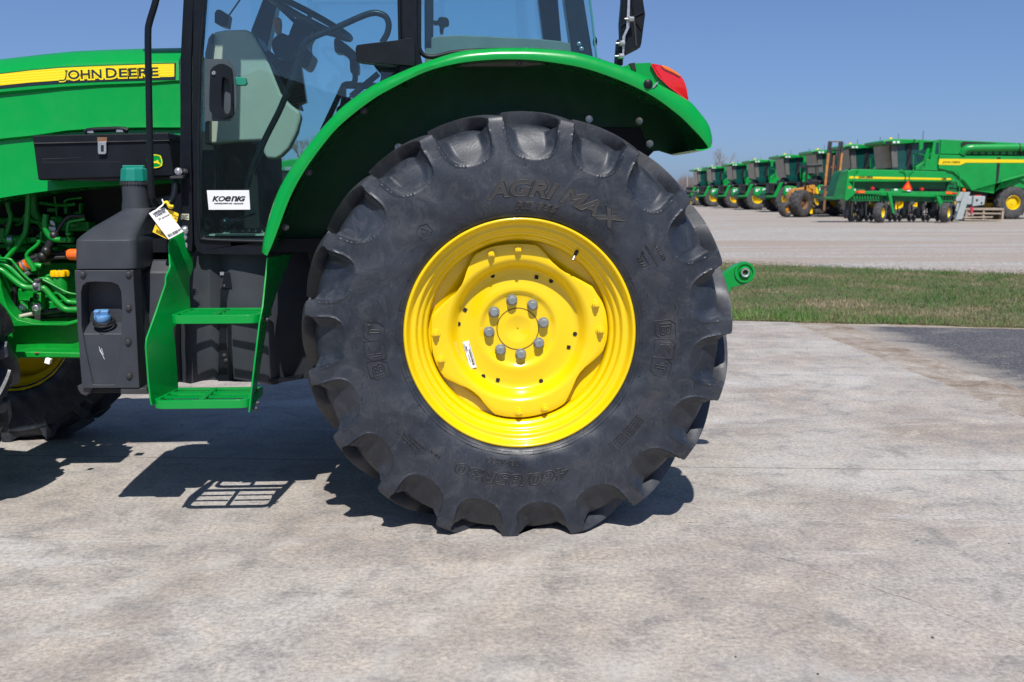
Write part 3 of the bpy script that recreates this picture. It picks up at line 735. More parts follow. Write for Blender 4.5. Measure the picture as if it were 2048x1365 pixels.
for x, y in Z6((641, 503), (750, 529), (807, 622), (783, 729), (688, 787), (581, 764), (521, 671), (547, 566)):
    c = W(x, y, YB - .02); c.y = YB
    m_ = MB(); m_.cyl(c, c + Vector((0, -.006, 0)), .0205, .0195, 28); m_.cyl(c + Vector((0, -.006, 0)), c + Vector((0, -.024, 0)), .0185, .0172, 6)
    m_.cyl(c + Vector((0, -.024, 0)), c + Vector((0, -.0265, 0)), .0150, .0125, 20); m_.build('wheel_bolt', BOLTG, RW, bevel=.0012)
for x, y in Z6((532, 259), (673, 235), (1080, 524), (1104, 660), (813, 1068), (677, 1089), (267, 814), (241, 677)):
    c = W(x, y, YD - .01); c.y = YD
    m_ = MB(); m_.cyl(c, c + Vector((0, -.004, 0)), .0165, n=28); m_.cyl(c + Vector((0, -.004, 0)), c + Vector((0, -.018, 0)), .0125, .012, 6); m_.cyl(c, c + Vector((0, -.027, 0)), .0068, .006, 14)
    m_.build('disc_nut', YELLOW, RW, bevel=.0008)
YH = YF + .141
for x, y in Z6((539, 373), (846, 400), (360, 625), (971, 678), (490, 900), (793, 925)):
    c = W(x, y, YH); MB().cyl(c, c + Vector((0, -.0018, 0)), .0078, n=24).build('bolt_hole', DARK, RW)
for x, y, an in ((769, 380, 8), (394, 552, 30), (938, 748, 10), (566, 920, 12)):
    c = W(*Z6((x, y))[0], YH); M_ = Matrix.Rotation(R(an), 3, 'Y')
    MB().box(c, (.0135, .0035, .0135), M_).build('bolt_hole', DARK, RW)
# valve, label
vs_ = Z6((983, 240), (960, 290)); a = W(*vs_[0], YF + .060); b = W(*vs_[1], YF + .045)
MB().tube([a, a.lerp(b, .5)], [.0075, .006], 14).tube([a.lerp(b, .5), b], [.0035, .0038], 12).build('valve_stem', RUBBER, RW)
MB().tube([a.lerp(b, .62), b], [.0042, .0042], 12).build('valve_cap', STEEL, RW)
lb = Z6((381, 722), (414, 713), (455, 853), (421, 862)); YL = YF + .1365
lw = [W(x, y, YL) for x, y in lb]; MB().prism3(lw, (0, .004, 0)).build('barcode_label', WHITE, RW, smooth=0)
m_ = MB(); uu = (lw[1] - lw[0]); vv = (lw[3] - lw[0]); off = Vector((0, -.0006, 0)); t = .06
def lq(u0, u1, v0, v1): m_.add([lw[0] + uu * u + vv * v_ + off for u, v_ in ((u0, v0), (u1, v0), (u1, v1), (u0, v1))], [(0, 1, 2, 3)])
while t < .94:
    wd = random.choice((.008, .014, .02)); 
    if .28 < t < .9: lq(.55, .80, t, t + wd)
    if .14 < t < .36: lq(.22, .42, t, t + wd)
    t += wd + random.choice((.008, .014))
t = .1
while t < .9: lq(.86, .93, t, t + .02); lq(.10, .16, t * .4 + .02, t * .4 + .035); lq(.30, .38, .45 + t * .35, .46 + t * .35); t += .033
m_.build('barcode_print', INK, RW, smooth=0)
# axle, then the far side wheel
RW2 = copy_tree(RW, T); RW2.location = Vector((XR, 2 * YC - YWC, ZR)) - ORG['tractor']; RW2.scale = (1, -1, 1)
for ch in list(RW2.children):
    if ch.name.split('.')[0] in ('mould_marks', 'letter_frame', 'raised_lettering', 'raised_lettering_edge', 'barcode_label', 'barcode_print', 'bolt_hole', 'valve_cap', 'hub_seam'):
        bpy.data.objects.remove(ch)

# ---------------------------------------------------------------- front wheels
XF, ZF_ = XR - 2.535, 0.562
YFW = 3.86
FWH = empty('front_wheel', (XF, YFW, ZF_), T)
mef, PF = tyre_mesh('front_tyre', 0.602, 0.300, 0.165, 17, ZF_, R(3) - .26, 0.26, .85, 34)
ft = bpy.data.objects.new('tyre', mef); COL.objects.link(ft); ft.parent = FWH
Cf = Vector((XF, YFW - .14, ZF_))
MB().lathe([(p.x, p.y) for p in crom([(a, b, 0) for a, b in [(.302, .03), (.318, .004), (.312, -.003), (.302, .01), (.295, .022), (.285, .028), (.278, .040), (.268, .046), (.262, .07), (.260, .15), (.262, .2), (.285, .22), (.302, .27), (.318, .28)]], 3)], Cf, n=80).build('rim', YELLOW, FWH, smooth=60)
MB().lathe([(0, .02), (.06, .02), (.075, .03), (.08, .06), (.12, .075), (.17, .07), (.20, .085), (.258, .09), (.262, .10), (.24, .11), (0, .11)], Cf, n=64).build('wheel_disc', YELLOW, FWH, smooth=40)
for k in range(8):
    a = 2 * math.pi * k / 8 + .2; c = Cf + Vector((.1 * math.sin(a), .073, .1 * math.cos(a))); m_ = MB().bolt(c, .012, .012); m_.build('wheel_bolt', BOLTG, FWH)
for k in range(8):
    a = 2 * math.pi * k / 8 + (k % 2) * .25; c = Cf + Vector((.232 * math.sin(a), .088, .232 * math.cos(a))); MB().bolt(c, .011, .012).build('disc_nut', YELLOW, FWH)
FW2 = copy_tree(FWH, T); FW2.location = Vector((XF + .12, 5.06, ZF_)) - ORG['tractor']; FW2.scale = (1, -1, 1)
# ================================================================= FENDER
pairs = [((522.8, 502.7), (534, 512)), ((526.6, 476), (545, 488)), ((536, 438), (561, 445)), ((551, 392), (576, 405)), ((570, 354), (593, 369)), ((593, 320), (616, 331)),
 ((623.7, 280), (646.6, 289)), ((654, 243.7), (672, 259)), ((684.6, 213), (703, 231)), ((722.7, 184.7), (740, 203)), ((760.8, 161.8), (776, 181)), ((840, 127.6), (850, 144.5)),
 ((912.8, 104), (916, 127)), ((979, 96.3), (980, 120)), ((1029, 95), (1028, 119)), ((1078.8, 96.3), (1075, 121.5)), ((1145, 103), (1136, 130)), ((1191.7, 114.5), (1180, 140)),
 ((1244.8, 132.8), (1232, 158)), ((1288, 151), (1275, 176.5)), ((1327.8, 172.6), (1314, 198)), ((1377.6, 200.9), (1358, 231)), ((1400.8, 225.8), (1382, 254)), ((1417.5, 249), (1400, 273)), ((1424.8, 275.6), (1412, 288)), ((1422.4, 292), (1416, 296)), ((1411, 301), (1406, 299)), ((1394, 302.5), (1392, 300))]
YO = 3.50
PO = crom([(*p, 0) for p, _ in pairs], 5); QO = crom([(*q, 0) for _, q in pairs], 5)
YFI = 3.93
def fender(mirror=False, label=True):
    secs = []
    for p, q in zip(PO, QO):
        P = W(p.x, p.y, YO + .03); Q = W(q.x, q.y, YO)
        D = (P - Q); D.y = 0; n = D.normalized()
        sec = [Vector((P.x, YFI, P.z)), Vector((P.x, YO + .25, P.z)) + n * .003, Vector((P.x, YO + .07, P.z)), P - n * .003 + Vector((0, .008, 0))]
        for a in (25, 50, 75):
            sec.append(P - n * (.026 * (1 - math.cos(R(a)))) * .9 + Vector((0, .012 - .04 * math.sin(R(a)), 0)))
        sec.append(Q + n * .012 + Vector((0, -.003, 0))); sec.append(Q.copy()); sec.append(Q + Vector((0, .006, 0)) - n * .001)
        sec.append(Q + n * .006 + Vector((0, .030, 0)))
        inner = [Vector((P.x, YO + .06, P.z)) - n * .012, Vector((P.x, YFI, P.z)) - n * .012]
        secs.append(sec + inner)
    mb = MB(); mb.loft(secs, closed=True, caps=True); return mb
FEN = fender().build('fender', GREEN, T, smooth=50)
# inner wall of the wheel arch
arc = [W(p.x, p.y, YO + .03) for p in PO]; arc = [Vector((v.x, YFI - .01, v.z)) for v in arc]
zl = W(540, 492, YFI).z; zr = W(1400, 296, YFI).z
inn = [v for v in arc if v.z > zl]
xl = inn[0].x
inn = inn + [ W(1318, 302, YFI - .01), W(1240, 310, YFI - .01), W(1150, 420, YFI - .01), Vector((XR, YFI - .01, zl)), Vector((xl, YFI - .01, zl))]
MB().prism3(inn, (0, .012, 0)).build('arch_panel', GREEN_SHADE, T, smooth=30)
MB().prism(Z5((1230, 768), (1500, 772), (1520, 790), (1540, 905), (1590, 910), (1550, 950), (1400, 1150), (1230, 1000)), YFI - .02, YFI - .03).build('arch_cover', PLAST, T, bevel=.002)
# second strip of the arch, the inner wall coloured darker for shade
for x, y in ((1178, 239), (1278, 243), (1299, 288), (797, 295), (1015, 232)):
    c = W(x, y, YFI - .015); m = MB(); m.lathe([(.006, -.004), (.014, -.005), (.0155, -.001), (.0155, .004)], c, n=24); m.cyl(c, c + Vector((0, -.004, 0)), .008, n=6); m.build('panel_screw', STEEL, T)
for x, y in ((571, 455), (618, 345), (728, 222), (1038, 125)):
    c = W(x, y, YO + .045); MB().bolt(c, .009, .006, hexa=False).build('fender_bolt', DSTEEL, T)
for pts in (((646, 330), (660, 318), (668, 322), (655, 340)),):
    pass
for px in ():       # shallow stiffening bosses inside the arch
    c = W(px, 185, YFI - .02); MB().lathe([(0, -.012), (.02, -.011), (.03, -.004), (.034, .002)], c, n=24).build('arch_boss', GREEN, T, smooth=60)
# rear cap behind: closing wall under the tail end
capx = [W(x, y, YO + .02) for x, y in ((1418, 298), (1330, 302), (1300, 300))]
# lamp housing and lamp
hs = [(1240, 140), (1252, 130), (1268, 126), (1285, 125), (1300, 124.5), (1303, 126), (1312, 140), (1325, 158), (1345, 176), (1370, 196), (1350, 190), (1300, 165)]
def blob(pts_a, Ya, Yb, name, mat, inset=.86, n=5):
    """outline traced at Ya rounded back to Yb like half a shell on both faces"""
    a = [W(x, y, Ya) for x, y in pts_a]; c = sum(a, Vector()) / len(a); rings = []
    for k in range(n + 1):
        t = k / n; ang = math.pi * t; s = inset + (1 - inset) * math.sin(ang) ** .6; y = Ya + (Yb - Ya) * (1 - math.cos(ang)) / 2
        rings.append([Vector((c.x + (v.x - c.x) * s, y, c.z + (v.z - c.z) * s)) for v in a])
    return MB().loft(rings).build(name, mat, T, smooth=60)
blob([(v.x, v.y) for v in crom([(x, y, 0) for x, y in hs], 3, True)], YO + .035, YO + .26, 'lamp_housing', GREEN, .93, 8)
MB().prism(ZM((490, 790), (555, 780), (575, 880), (520, 858)), YO + .03, YO + .10).build('lamp_slot', DARK, T)
rl = ZM((752, 778), (860, 792), (960, 820), (1040, 860), (1110, 910), (1170, 980), (1205, 1060), (1225, 1140), (1235, 1210), (1232, 1248), (1160, 1200), (1060, 1130), (960, 1050), (880, 970), (820, 890), (775, 815))
TL = blob([(v.x, v.y) for v in crom([(x, y, 0) for x, y in rl], 2, True)], YO + .025, YO + .20, 'tail_lamp', REDL, .88, 8)
am = ZM((885, 812), (960, 830), (1050, 880), (1120, 935), (1110, 950), (1030, 905), (930, 860))
MB().prism([(v.x, v.y) for v in crom([(x, y, 0) for x, y in am], 2, True)], YO + .019, YO + .05).build('amber_lens', AMBL, TL, bevel=.003)
MB().prism(ZM((765, 790), (850, 930), (1000, 1075), (1150, 1185), (1225, 1245), (1215, 1255), (1130, 1195), (985, 1090), (835, 945), (755, 800)), YO + .021, YO + .03).build('lamp_seal', REDL, TL)
c = W(*ZM((722, 1045))[0], YO - .003); MB().lathe([(0, -.008), (.012, -.007), (.0155, -.004), (.0165, .004)], c, n=28).build('rubber_plug', PLAST, T)
MB().prism(ZM((775, 1100), (780, 1075), (835, 1018), (850, 1020), (800, 1085)), YO - .004, YO + .004).build('lens_clip', STEEL, T)
# far fender
FEN2 = FEN.copy(); COL.objects.link(FEN2); FEN2.scale = (1, -1, 1)

# ================================================================= HOOD
YHS = 4.17
stations = []
#        px, top y, shoulder y, decal top y, decal bottom y, ridge y, crease y, bottom y
hd = [(-700, 190, 225, 232, 285, 296, 380, 520), (-300, 148, 178, 187, 224, 236, 325, 452), (0, 117, 141, 146, 178, 187, 278, 395), (60, 110, 132, 139, 172, 182, 272, 386), (130, 103, 127, 133, 167, 176, 262, 377),
      (200, 100, 123, 130, 164, 172, 257, 372), (280, 97.5, 121, 127, 161.5, 169, 256, 368), (330, 96.5, 120.5, 125.5, 161, 165, 256, 367), (359, 96, 120, 125, 160, 163, 256, 366)]
for px, a, b, c_, d_, e_, f_, g_ in hd:
    z = lambda y, Y: W(px, y, Y).z
    x = W(px, d_, YHS).x
    wsh = .03 if px > -100 else .05
    nb = max(0, min(1, (px + 200) / 400))
    sec = [(2 * YC - YHS + 0.0, z(g_, YHS)), (2 * YC - YHS, z(b, YHS)), (2 * YC - YHS - .14, z(a, YHS + .1)), (YC, z(a, YHS + .1) + .02), (YHS + .16, z(a, YHS + .1) + .006), (YHS + .10, z(a, YHS + .1)), (YHS + .06, z(a, YHS + .1) - .018), (YHS + .015, z(b, YHS) + .004), (YHS + .004, z(b, YHS) - .004),
           (YHS, z(c_, YHS)), (YHS - .004, z(d_, YHS)), (YHS - .006, z(e_, YHS) + .004), (YHS + .004 + .014 * (1 - nb), z(e_, YHS) - .006), (YHS - .006, z(f_, YHS) + .03), (YHS - .014, z(f_, YHS)), (YHS + .004, z(f_, YHS) - .008), (YHS - .004, z(f_, YHS) * .5 + z(g_, YHS) * .5),
           (YHS - .018, z(g_, YHS) + .018), (YHS - .022, z(g_, YHS)), (YHS + .02, z(g_, YHS) + .004)]
    stations.append([Vector((x, y, zz)) for y, zz in sec])
MB().loft(stations).build('hood', GREEN, T, bevel=.004, smooth=40)
# decal
def hoodline(cols):
    return lambda px: float(np.interp(px, [h[0] for h in hd], [h[cols] for h in hd]))
dt, db = hoodline(3), hoodline(4)
def band(y0, y1, pxs, Y, th, name, mat, par, bev=0):
    top = [(p, y0(p)) for p in pxs]; bot = [(p, y1(p)) for p in reversed(pxs)]
    return MB().prism(top + bot, Y, Y + th).build(name, mat, par, bevel=bev, smooth=0)
pxs = [-320, -200, -100, 0, 60, 120, 180, 240, 300, 340, 351]
DB = band(lambda p: dt(p) + 1.2, lambda p: db(p) - .5, pxs, YHS - .0065, .006, 'hood_decal', NAVY, T)
pxs = [-320, -200, -100, 0, 60, 120, 180, 240, 300, 340, 348.5]
band(lambda p: dt(p) + 2.6, lambda p: db(p) - (6.5 if p < 348 else 6.8), pxs, YHS - .0078, .0012, 'decal_stripe', DECAL, DB)
lo, lh = MB(), MB()
for s_, a, b_ in (('OHN', (756, 381), (1122, 284)), ('D', (1175, 366), (1290, 259)), ('EERE', (1320, 357), (1752, 266))):
    p0, p1 = ZJ(a, b_)
    for mb_, Y, bold, thk in ((lo, YHS - .0100, 0.012, .0008), (lh, YHS - .0084, .085, .0008)):
        sl_ = .040
        q0, q1 = (p0, p1) if mb_ is lo else ((p0[0] - 2, p0[1] + 4.0), (p1[0] + 3, p1[1] + 1))
        fit_text(mb_, s_, q0, q1, Y, sl_, bold, 0, thk)
jp = [(v.x, v.y) for v in crom([(x, y, 0) for x, y in ((654, 391), (690, 392), (715, 385), (727, 362), (731, 325), (734, 290))], 4)]
def stroke(mb_, pts, hw_, Y, th):
    L_, R_ = [], []
    for i, (x, y) in enumerate(pts):
        a_, b_ = pts[max(0, i - 1)], pts[min(len(pts) - 1, i + 1)]; dx, dy = b_[0] - a_[0], b_[1] - a_[1]; l = math.hypot(dx, dy); L_.append((x - dy / l * hw_, y + dx / l * hw_)); R_.append((x + dy / l * hw_, y - dx / l * hw_))
    mb_.prism(ZJ(*(L_ + R_[::-1])), Y, Y + th)
stroke(lh, [(x, y + 10) for x, y in jp] , 13, YHS - .0092, .0008); stroke(lo, jp, 5.5, YHS - .0108, .0008); stroke(lo, [(716, 286), (748, 286)], 4, YHS - .0109, .0008)
lo.build('maker_lettering', NAVY, DB, smooth=0); lh.build('lettering_halo', DECAL, DB, smooth=0)

# ================================================================= TOOLBOX
YTB = 3.97
tb = Z1((218, 927), (1148, 907), (1160, 912), (1205, 1195), (1190, 1206), (262, 1232), (245, 1215))
TB = MB().prism([tb[0], tb[1], Z1((1190, 1205))[0], Z1((258, 1232))[0]], YTB, YTB + .20).build('toolbox', PLAST, T, bevel=.008, seg=3)
MB().prism(Z1((216, 925), (1150, 904), (1156, 962), (226, 984)), YTB - .006, YTB + .21).build('toolbox_lid', PLAST, TB, bevel=.006)
MB().prism(Z1((222, 976), (1154, 957), (1155, 962), (224, 984)), YTB - .008, YTB).build('lid_edge', DSTEEL, TB, bevel=.001)
MB().prism(Z1((665, 968), (725, 968), (725, 1046), (718, 1054), (672, 1054), (667, 1046)), YTB - .014, YTB - .004).build('latch', STEEL, TB, bevel=.002)
MB().prism(Z1((688, 992), (706, 992), (706, 1035), (688, 1035)), YTB - .016, YTB - .010).build('latch_slot', DARK, TB)
MB().prism(Z1((663, 938), (730, 938), (730, 970), (663, 970)), YTB - .010, YTB - .004).build('latch_hinge', RUST, TB, bevel=.001)
for a in ((598, 888, 640, 908), (795, 880, 842, 902)): MB().prism(Z1((a[0], a[1]), (a[2] - 8, a[1]), (a[2], a[3] + 4), (a[0] - 6, a[3] + 4)), YTB + .06, YTB + .09).build('handle_mount', STEEL, TB, bevel=.002)
MB().tube([W(*p, YTB + .07) for p in Z1((580, 905), (600, 893), (650, 888), (800, 882), (850, 884), (872, 895))], .0105, 12).build('handle', PLAST, TB)
em = [(v.x, v.y) for v in crom([(x, y, 0) for x, y in Z(270, 300, 17.06)((395, 340), (420, 200), (470, 165), (660, 148), (850, 180), (900, 240), (945, 400), (935, 530), (900, 575), (780, 625), (640, 635), (480, 600), (420, 520))], 3, True)]
EM = MB().prism(em, YTB - .0035, YTB).build('emblem', GREEN, TB)
def inset(pts, k):
    cx = sum(p[0] for p in pts) / len(pts); cy = sum(p[1] for p in pts) / len(pts); return [(cx + (x - cx) * k, cy + (y - cy) * k) for x, y in pts]
ip, iq = inset(em, .95), inset(em, .83)
MB().plate([W(x, y, YTB - .0050) for x, y in ip], [[W(x, y, YTB - .0050) for x, y in iq]], (0, .0012, 0)).build('emblem_border', DECAL, EM, smooth=0)
dr_ = Z(270, 300, 17.06)((470, 470), (520, 420), (600, 395), (740, 378), (755, 340), (785, 355), (800, 400), (830, 450), (890, 500), (900, 530), (860, 510), (790, 480), (740, 455), (640, 460), (560, 440), (500, 500))
MB().prism(dr_, YTB - .0052, YTB - .0034).build('emblem_animal', DECAL, EM, smooth=0)
for pts in (((285, 1085), (560, 1075), (560, 1077), (285, 1088)), ((290, 1108), (830, 1104), (830, 1106), (290, 1110))):
    MB().prism(Z1(*pts), YTB - .0006, YTB + .001).build('scratch', DSTEEL, TB, smooth=0)
MB().prism([(60, 357), (350, 352), (350, 358), (190, 363)], YTB + .02, YTB + .18).build('toolbox_bracket', DSTEEL, T)

# ================================================================= FRONT GRAB RAIL
rail = [(322, -60, 3.60), (312, 0, 3.60), (299, 45, 3.60), (296, 70, 3.60), (297, 150, 3.60), (300, 300, 3.60), (303, 385, 3.61), (309, 402, 3.63), (322, 411, 3.66), (337, 408, 3.69), (346, 396, 3.70), (350, 375, 3.71), (351, 352, 3.72)]
GR = MB().tube(crom([W(*p) for p in rail], 5), .0115, 14).build('grab_rail', BLACK, T)
c = W(357, 343, 3.70); MB().bolt(c, .010, .008).build('rail_bolt', STEEL, GR)
c = W(370, 343, 3.72); MB().bolt(c, .008, .006).build('rail_bolt', DSTEEL, GR)
MB().prism([(340, 353), (366, 351), (366, 357), (340, 358)], 3.69, 3.75).build('rail_bracket', DSTEEL, GR, bevel=.001)
MB().prism([(352, 337), (372, 337), (372, 353), (352, 354)], 3.715, 3.75).build('rail_bracket', BLACK, GR, bevel=.002)

# ================================================================= FUEL TANK
YT = 3.60
def ring(py, xl, xr, Yf, Yb, rad=.03):
    a = W(xl, py, Yf); b = W(xr, py, Yf); z = a.z; x0, x1 = a.x, b.x; out = []
    for cx, cy, s in ((x1 - rad, Yf + rad, -90), (x1 - rad, Yb - rad, 0), (x0 + rad, Yb - rad, 90), (x0 + rad, Yf + rad, 180)):
        for k in range(5): an = R(s + 90 * k / 4); out.append(Vector((cx + rad * math.cos(an), cy + rad * math.sin(an), z)))
    return out
rr = [ring(786, 167, 297, YT + .075, 4.02, .02), ring(780, 165, 297, YT + .07, 4.03), ring(660, 155, 288, YT + .07, 4.05), ring(545, 148, 272, YT + .07, 4.05, .03), ring(539, 147, 271, YT, 4.05, .03), ring(490, 147, 270, YT, 4.05, .03), ring(481, 148, 269, YT + .002, 4.05, .03),
      ring(472, 157, 270, YT + .02, 4.05, .035), ring(455, 180, 277, YT + .06, 4.05, .035), ring(436, 214, 288, YT + .12, 4.03, .035), ring(424, 234, 296, YT + .15, 3.98, .035), ring(417, 245, 299, YT + .165, 3.93, .040)]
FT = MB().loft(rr).build('fuel_tank', GRAYP, T, bevel=.006, smooth=50)
nk = W(272, 417, 3.86); MB().lathe([(.052, -.06), (.050, .01), (.0465, .03), (.0465, .085), (.049, .088), (.049, .10), (.0, .10)], nk, (0, 0, 1), n=40).build('filler_neck', GRAYP, FT)
for k in range(24):
    a = 2 * math.pi * k / 24; p = nk + Vector((.0495 * math.cos(a), .0495 * math.sin(a), .094)); MB().box(p, (.005, .005, .012), Matrix.Rotation(a, 3, 'Z')).build('neck_rib', DSTEEL, FT)
MB().lathe([(.0, .155), (.038, .153), (.0475, .146), (.049, .138), (.0515, .112), (.0525, .105), (.0525, .100), (.045, .100)], nk, (0, 0, 1), n=10).build('fuel_cap', TEAL, FT, bevel=.002)
MB().prism3([nk + Vector(q) for q in ((-.04, -.010, .15), (.04, -.010, .15), (.04, .010, .15), (-.04, .010, .15))], (0, 0, .010)).build('cap_grip', TEAL, FT, bevel=.003)
# guard panel with a recess
pan = [(148.5, 541), (266, 541), (272, 640), (275.5, 707), (279, 776), (222, 776.5), (164, 776), (159, 718), (155, 660)]
arch = [(163, 650), (162, 585), (165, 572), (174, 565.5), (190, 564), (222, 565), (236, 571), (242, 584), (243.5, 612), (243, 660), (241, 700), (229, 769), (207, 770), (186, 769), (171, 700)]
YP = YT - .004
MB().plate([W(x, y, YP) for x, y in pan], [[W(x, y, YP) for x, y in arch]], (0, .085, 0)).build('guard_panel', GRAYP, FT, bevel=.003)
lp = [W(x, y, YP + .006) for x, y in ((164, 668), (252, 668), (252, 702), (245, 774), (180, 774), (164, 705))]
hi = [W(x, y, YP + .075) for x, y in ((170, 655), (237, 654))]
mb = MB(); mb.add([lp[0], lp[1], lp[2], lp[3], lp[4], lp[5], Vector((lp[0].x, YP + .08, lp[0].z + .035)), Vector((lp[1].x, YP + .08, lp[1].z + .035)), Vector((lp[3].x, YP + .03, lp[3].z)), Vector((lp[4].x, YP + .03, lp[4].z))],
              [(0, 1, 2, 5), (5, 2, 3, 4), (0, 6, 7, 1), (3, 8, 9, 4)]); mb.build('recess_shelf', GRAYP, FT, bevel=.004, smooth=30)
bc = W(207, 648, YP + .038); up = Vector((0, -.30, 1)).normalized()
for dz, r in ((.004, .036), (.012, .033)): MB().torus(bc + up * dz + Vector((.004, 0, 0)), up, r, .0045, 36, 8).build('tether_coil', RUBBER, FT)
mb = MB(); mb.lathe([(.026, 0), (.0285, .004), (.0285, .020), (.026, .025), (0, .026)], bc + up * .012, up, n=32); mb.build('blue_cap', BLUE, FT, bevel=.001)
mb = MB(); Mx = Matrix((Vector((1, 0, 0)), up.cross(Vector((1, 0, 0))), up)).transposed(); mb.box(bc + up * .044, (.052, .020, .020), Mx); mb.build('cap_grip', BLUE, FT, bevel=.005, seg=3)
MB().tube(crom([bc + up * .054 + Vector((0, -.006, 0)), bc + up * .03 + Vector((-.012, -.035, 0)), bc + up * .005 + Vector((.0, -.05, -.01)), bc + up * .0 + Vector((.022, -.04, 0)), bc + up * .022 + Vector((.036, -.02, 0))], 6), .0012, 6).build('cap_tether', RUBBER, FT)
for x, y in ((166, 548), (257.5, 548), (257.5, 615), (256.5, 683.5), (258.5, 751)):
    MB().bolt(W(x, y, YP), .0095, .006, hexa=False).build('panel_screw', DSTEEL, FT)
mb = MB()
for a, b in (((198, 694), (209, 719)), ((203, 697), (207, 710)), ((199, 700), (206, 712))): mb.tube([W(*a, YP - .001 + .004), W(*b, YP + .003)], .0007, 4)
mb.build('scuff', PAPER, FT)
SK = MB().prism(ZF((660, 905), (705, 890), (780, 915), (790, 925), (735, 990), (690, 975), (665, 935)), YT + .01, YT + .16).build('skid_bracket', DSTEEL, T, bevel=.002)
MB().prism([(160, 776), (296, 778), (296, 787), (172, 786)], YT + .03, YT + .30).build('skid_rail', BLACK, T, bevel=.002)
MB().prism([(241, 777), (292, 777), (297, 789), (241, 789)], YT + .0, YT + .10).build('skid_rail', DSTEEL, T, bevel=.002)
# the tank wraps on behind the ladder
rr2 = [ring(776, 297, 345, 3.72, 4.06, .02), ring(640, 292, 350, 3.74, 4.06, .02), ring(545, 282, 352, 3.76, 4.06, .02), ring(520, 300, 345, 3.80, 4.06, .02)]
MB().loft(rr2).build('tank_shoulder', GRAYP, FT, bevel=.008, smooth=50)
MB().prism([(300, 400), (395, 380), (395, 540), (330, 560), (300, 520)], 4.0, 4.05).build('cab_mount_panel', BLACK, T)

# ================================================================= REAR LOWER GUARD behind the ladder
lg = [(335, 770), (395, 525), (430, 500), (560, 500), (640, 500), (640, 720), (612, 757), (560, 762), (545, 767), (470, 763), (420, 760)]
LGm = MB()
secs = []
for px, yb in ((325, 762), (350, 764), (375, 768), (400, 762), (424, 760), (444, 758), (464, 758), (500, 764), (530, 770), (545, 770), (560, 765), (600, 758), (640, 757)):
    dY = {325: .12, 350: .05, 375: .02, 400: .0, 424: -.01, 444: .015, 464: -.01, 500: .0, 530: .01, 545: .02, 560: .05, 600: .10, 640: .14}[px]
    Y = 3.80 + dY
    secs.append([Vector((W(px, 640, Y).x, Y, W(px, yb, Y).z)), Vector((W(px, 640, Y).x, Y - .02, W(px, 690, Y).z)), Vector((W(px, 640, Y).x, Y - .015, W(px, 600, Y).z)), Vector((W(px, 640, Y).x, Y + .02, W(px, 480, Y).z)),
                 Vector((W(px, 640, Y).x, 4.9, W(px, 480, Y).z)), Vector((W(px, 640, Y).x, 4.9, W(px, yb, Y).z))])
LG = LGm.loft(secs).build('rear_tank', GRAYP, T, smooth=50)
MB().prism([(441, 575), (463, 575), (464, 763), (436, 763)], 3.783, 3.794).build('tank_strap', BLACK, LG, bevel=.001)
MB().prism([(448, 545), (458, 545), (464, 577), (443, 577)], 3.778, 3.788).build('strap_hook', BLACK, LG, bevel=.001)
for x, y in ((449, 711), (452, 721), (449, 572)): MB().bolt(W(x, y, 3.783), .006, .004).build('strap_bolt', DSTEEL, LG)
for x in (444, 465): MB().prism([(x - 4, 544), (x + 4, 544), (x + 4, 551), (x - 4, 551)], 3.80, 3.82).build('strap_nut', STEEL, T)
MB().prism([(395, 505), (640, 505), (640, 545), (395, 545)], 3.93, 4.5).build('cab_floor_beam', BLACK, T)
MB().prism([(410, 759), (600, 757), (560, 765), (470, 764)], 3.81, 4.3).build('tank_tray', BLACK, T)
MB().prism([(530, 512), (640, 500), (640, 760), (620, 760), (560, 640), (545, 560)], 3.95, 3.97).build('wheel_shield', BLACK, T)
MB().prism([(395, 470), (560, 480), (560, 520), (395, 520)], 3.90, 3.98).build('cab_sill', BLACK, T, bevel=.004)
# axle and chassis (dark mass between the wheels)
MB().cyl((XR, YWC - .02, ZR), (XR, 2 * YC - YWC + .02, ZR), .085, n=24).build('rear_axle', GREEN2, T)
MB().box((XR - .15, YC, .78), (1.0, .5, .52)).build('transmission', GREEN2, T, bevel=.04)
MB().box((XR - 1.0, YC, .86), (0.9, .36, .26)).build('chassis', GREEN2, T, bevel=.03)
MB().cyl((XF, 3.95, ZF_), (XF, 5.0, ZF_), .065, n=20).build('front_axle', GREEN2, T)
# battery clamp below the door
mb = MB(); c = W(402, 534, 3.93)
mb.tube([W(396, 512, 3.97), W(400, 524, 3.96)], .016, 10)
cl = MB().tube([W(390, 537, 3.93), W(404, 536, 3.92)], .008, 8).tube([W(400, 545, 3.93), W(408, 532, 3.92), W(416, 531, 3.92)], .007, 8).tube([W(403, 533, 3.915), W(412, 548, 3.915)], .005, 8)
cl.build('cable_clamp', RUST, T); mb.build('cable_boot', RUBBER, T)

# ================================================================= LADDER
def lay(*p): return [W(*q) for q in p]
LD = empty('ladder', W(400, 800, 3.55), T)
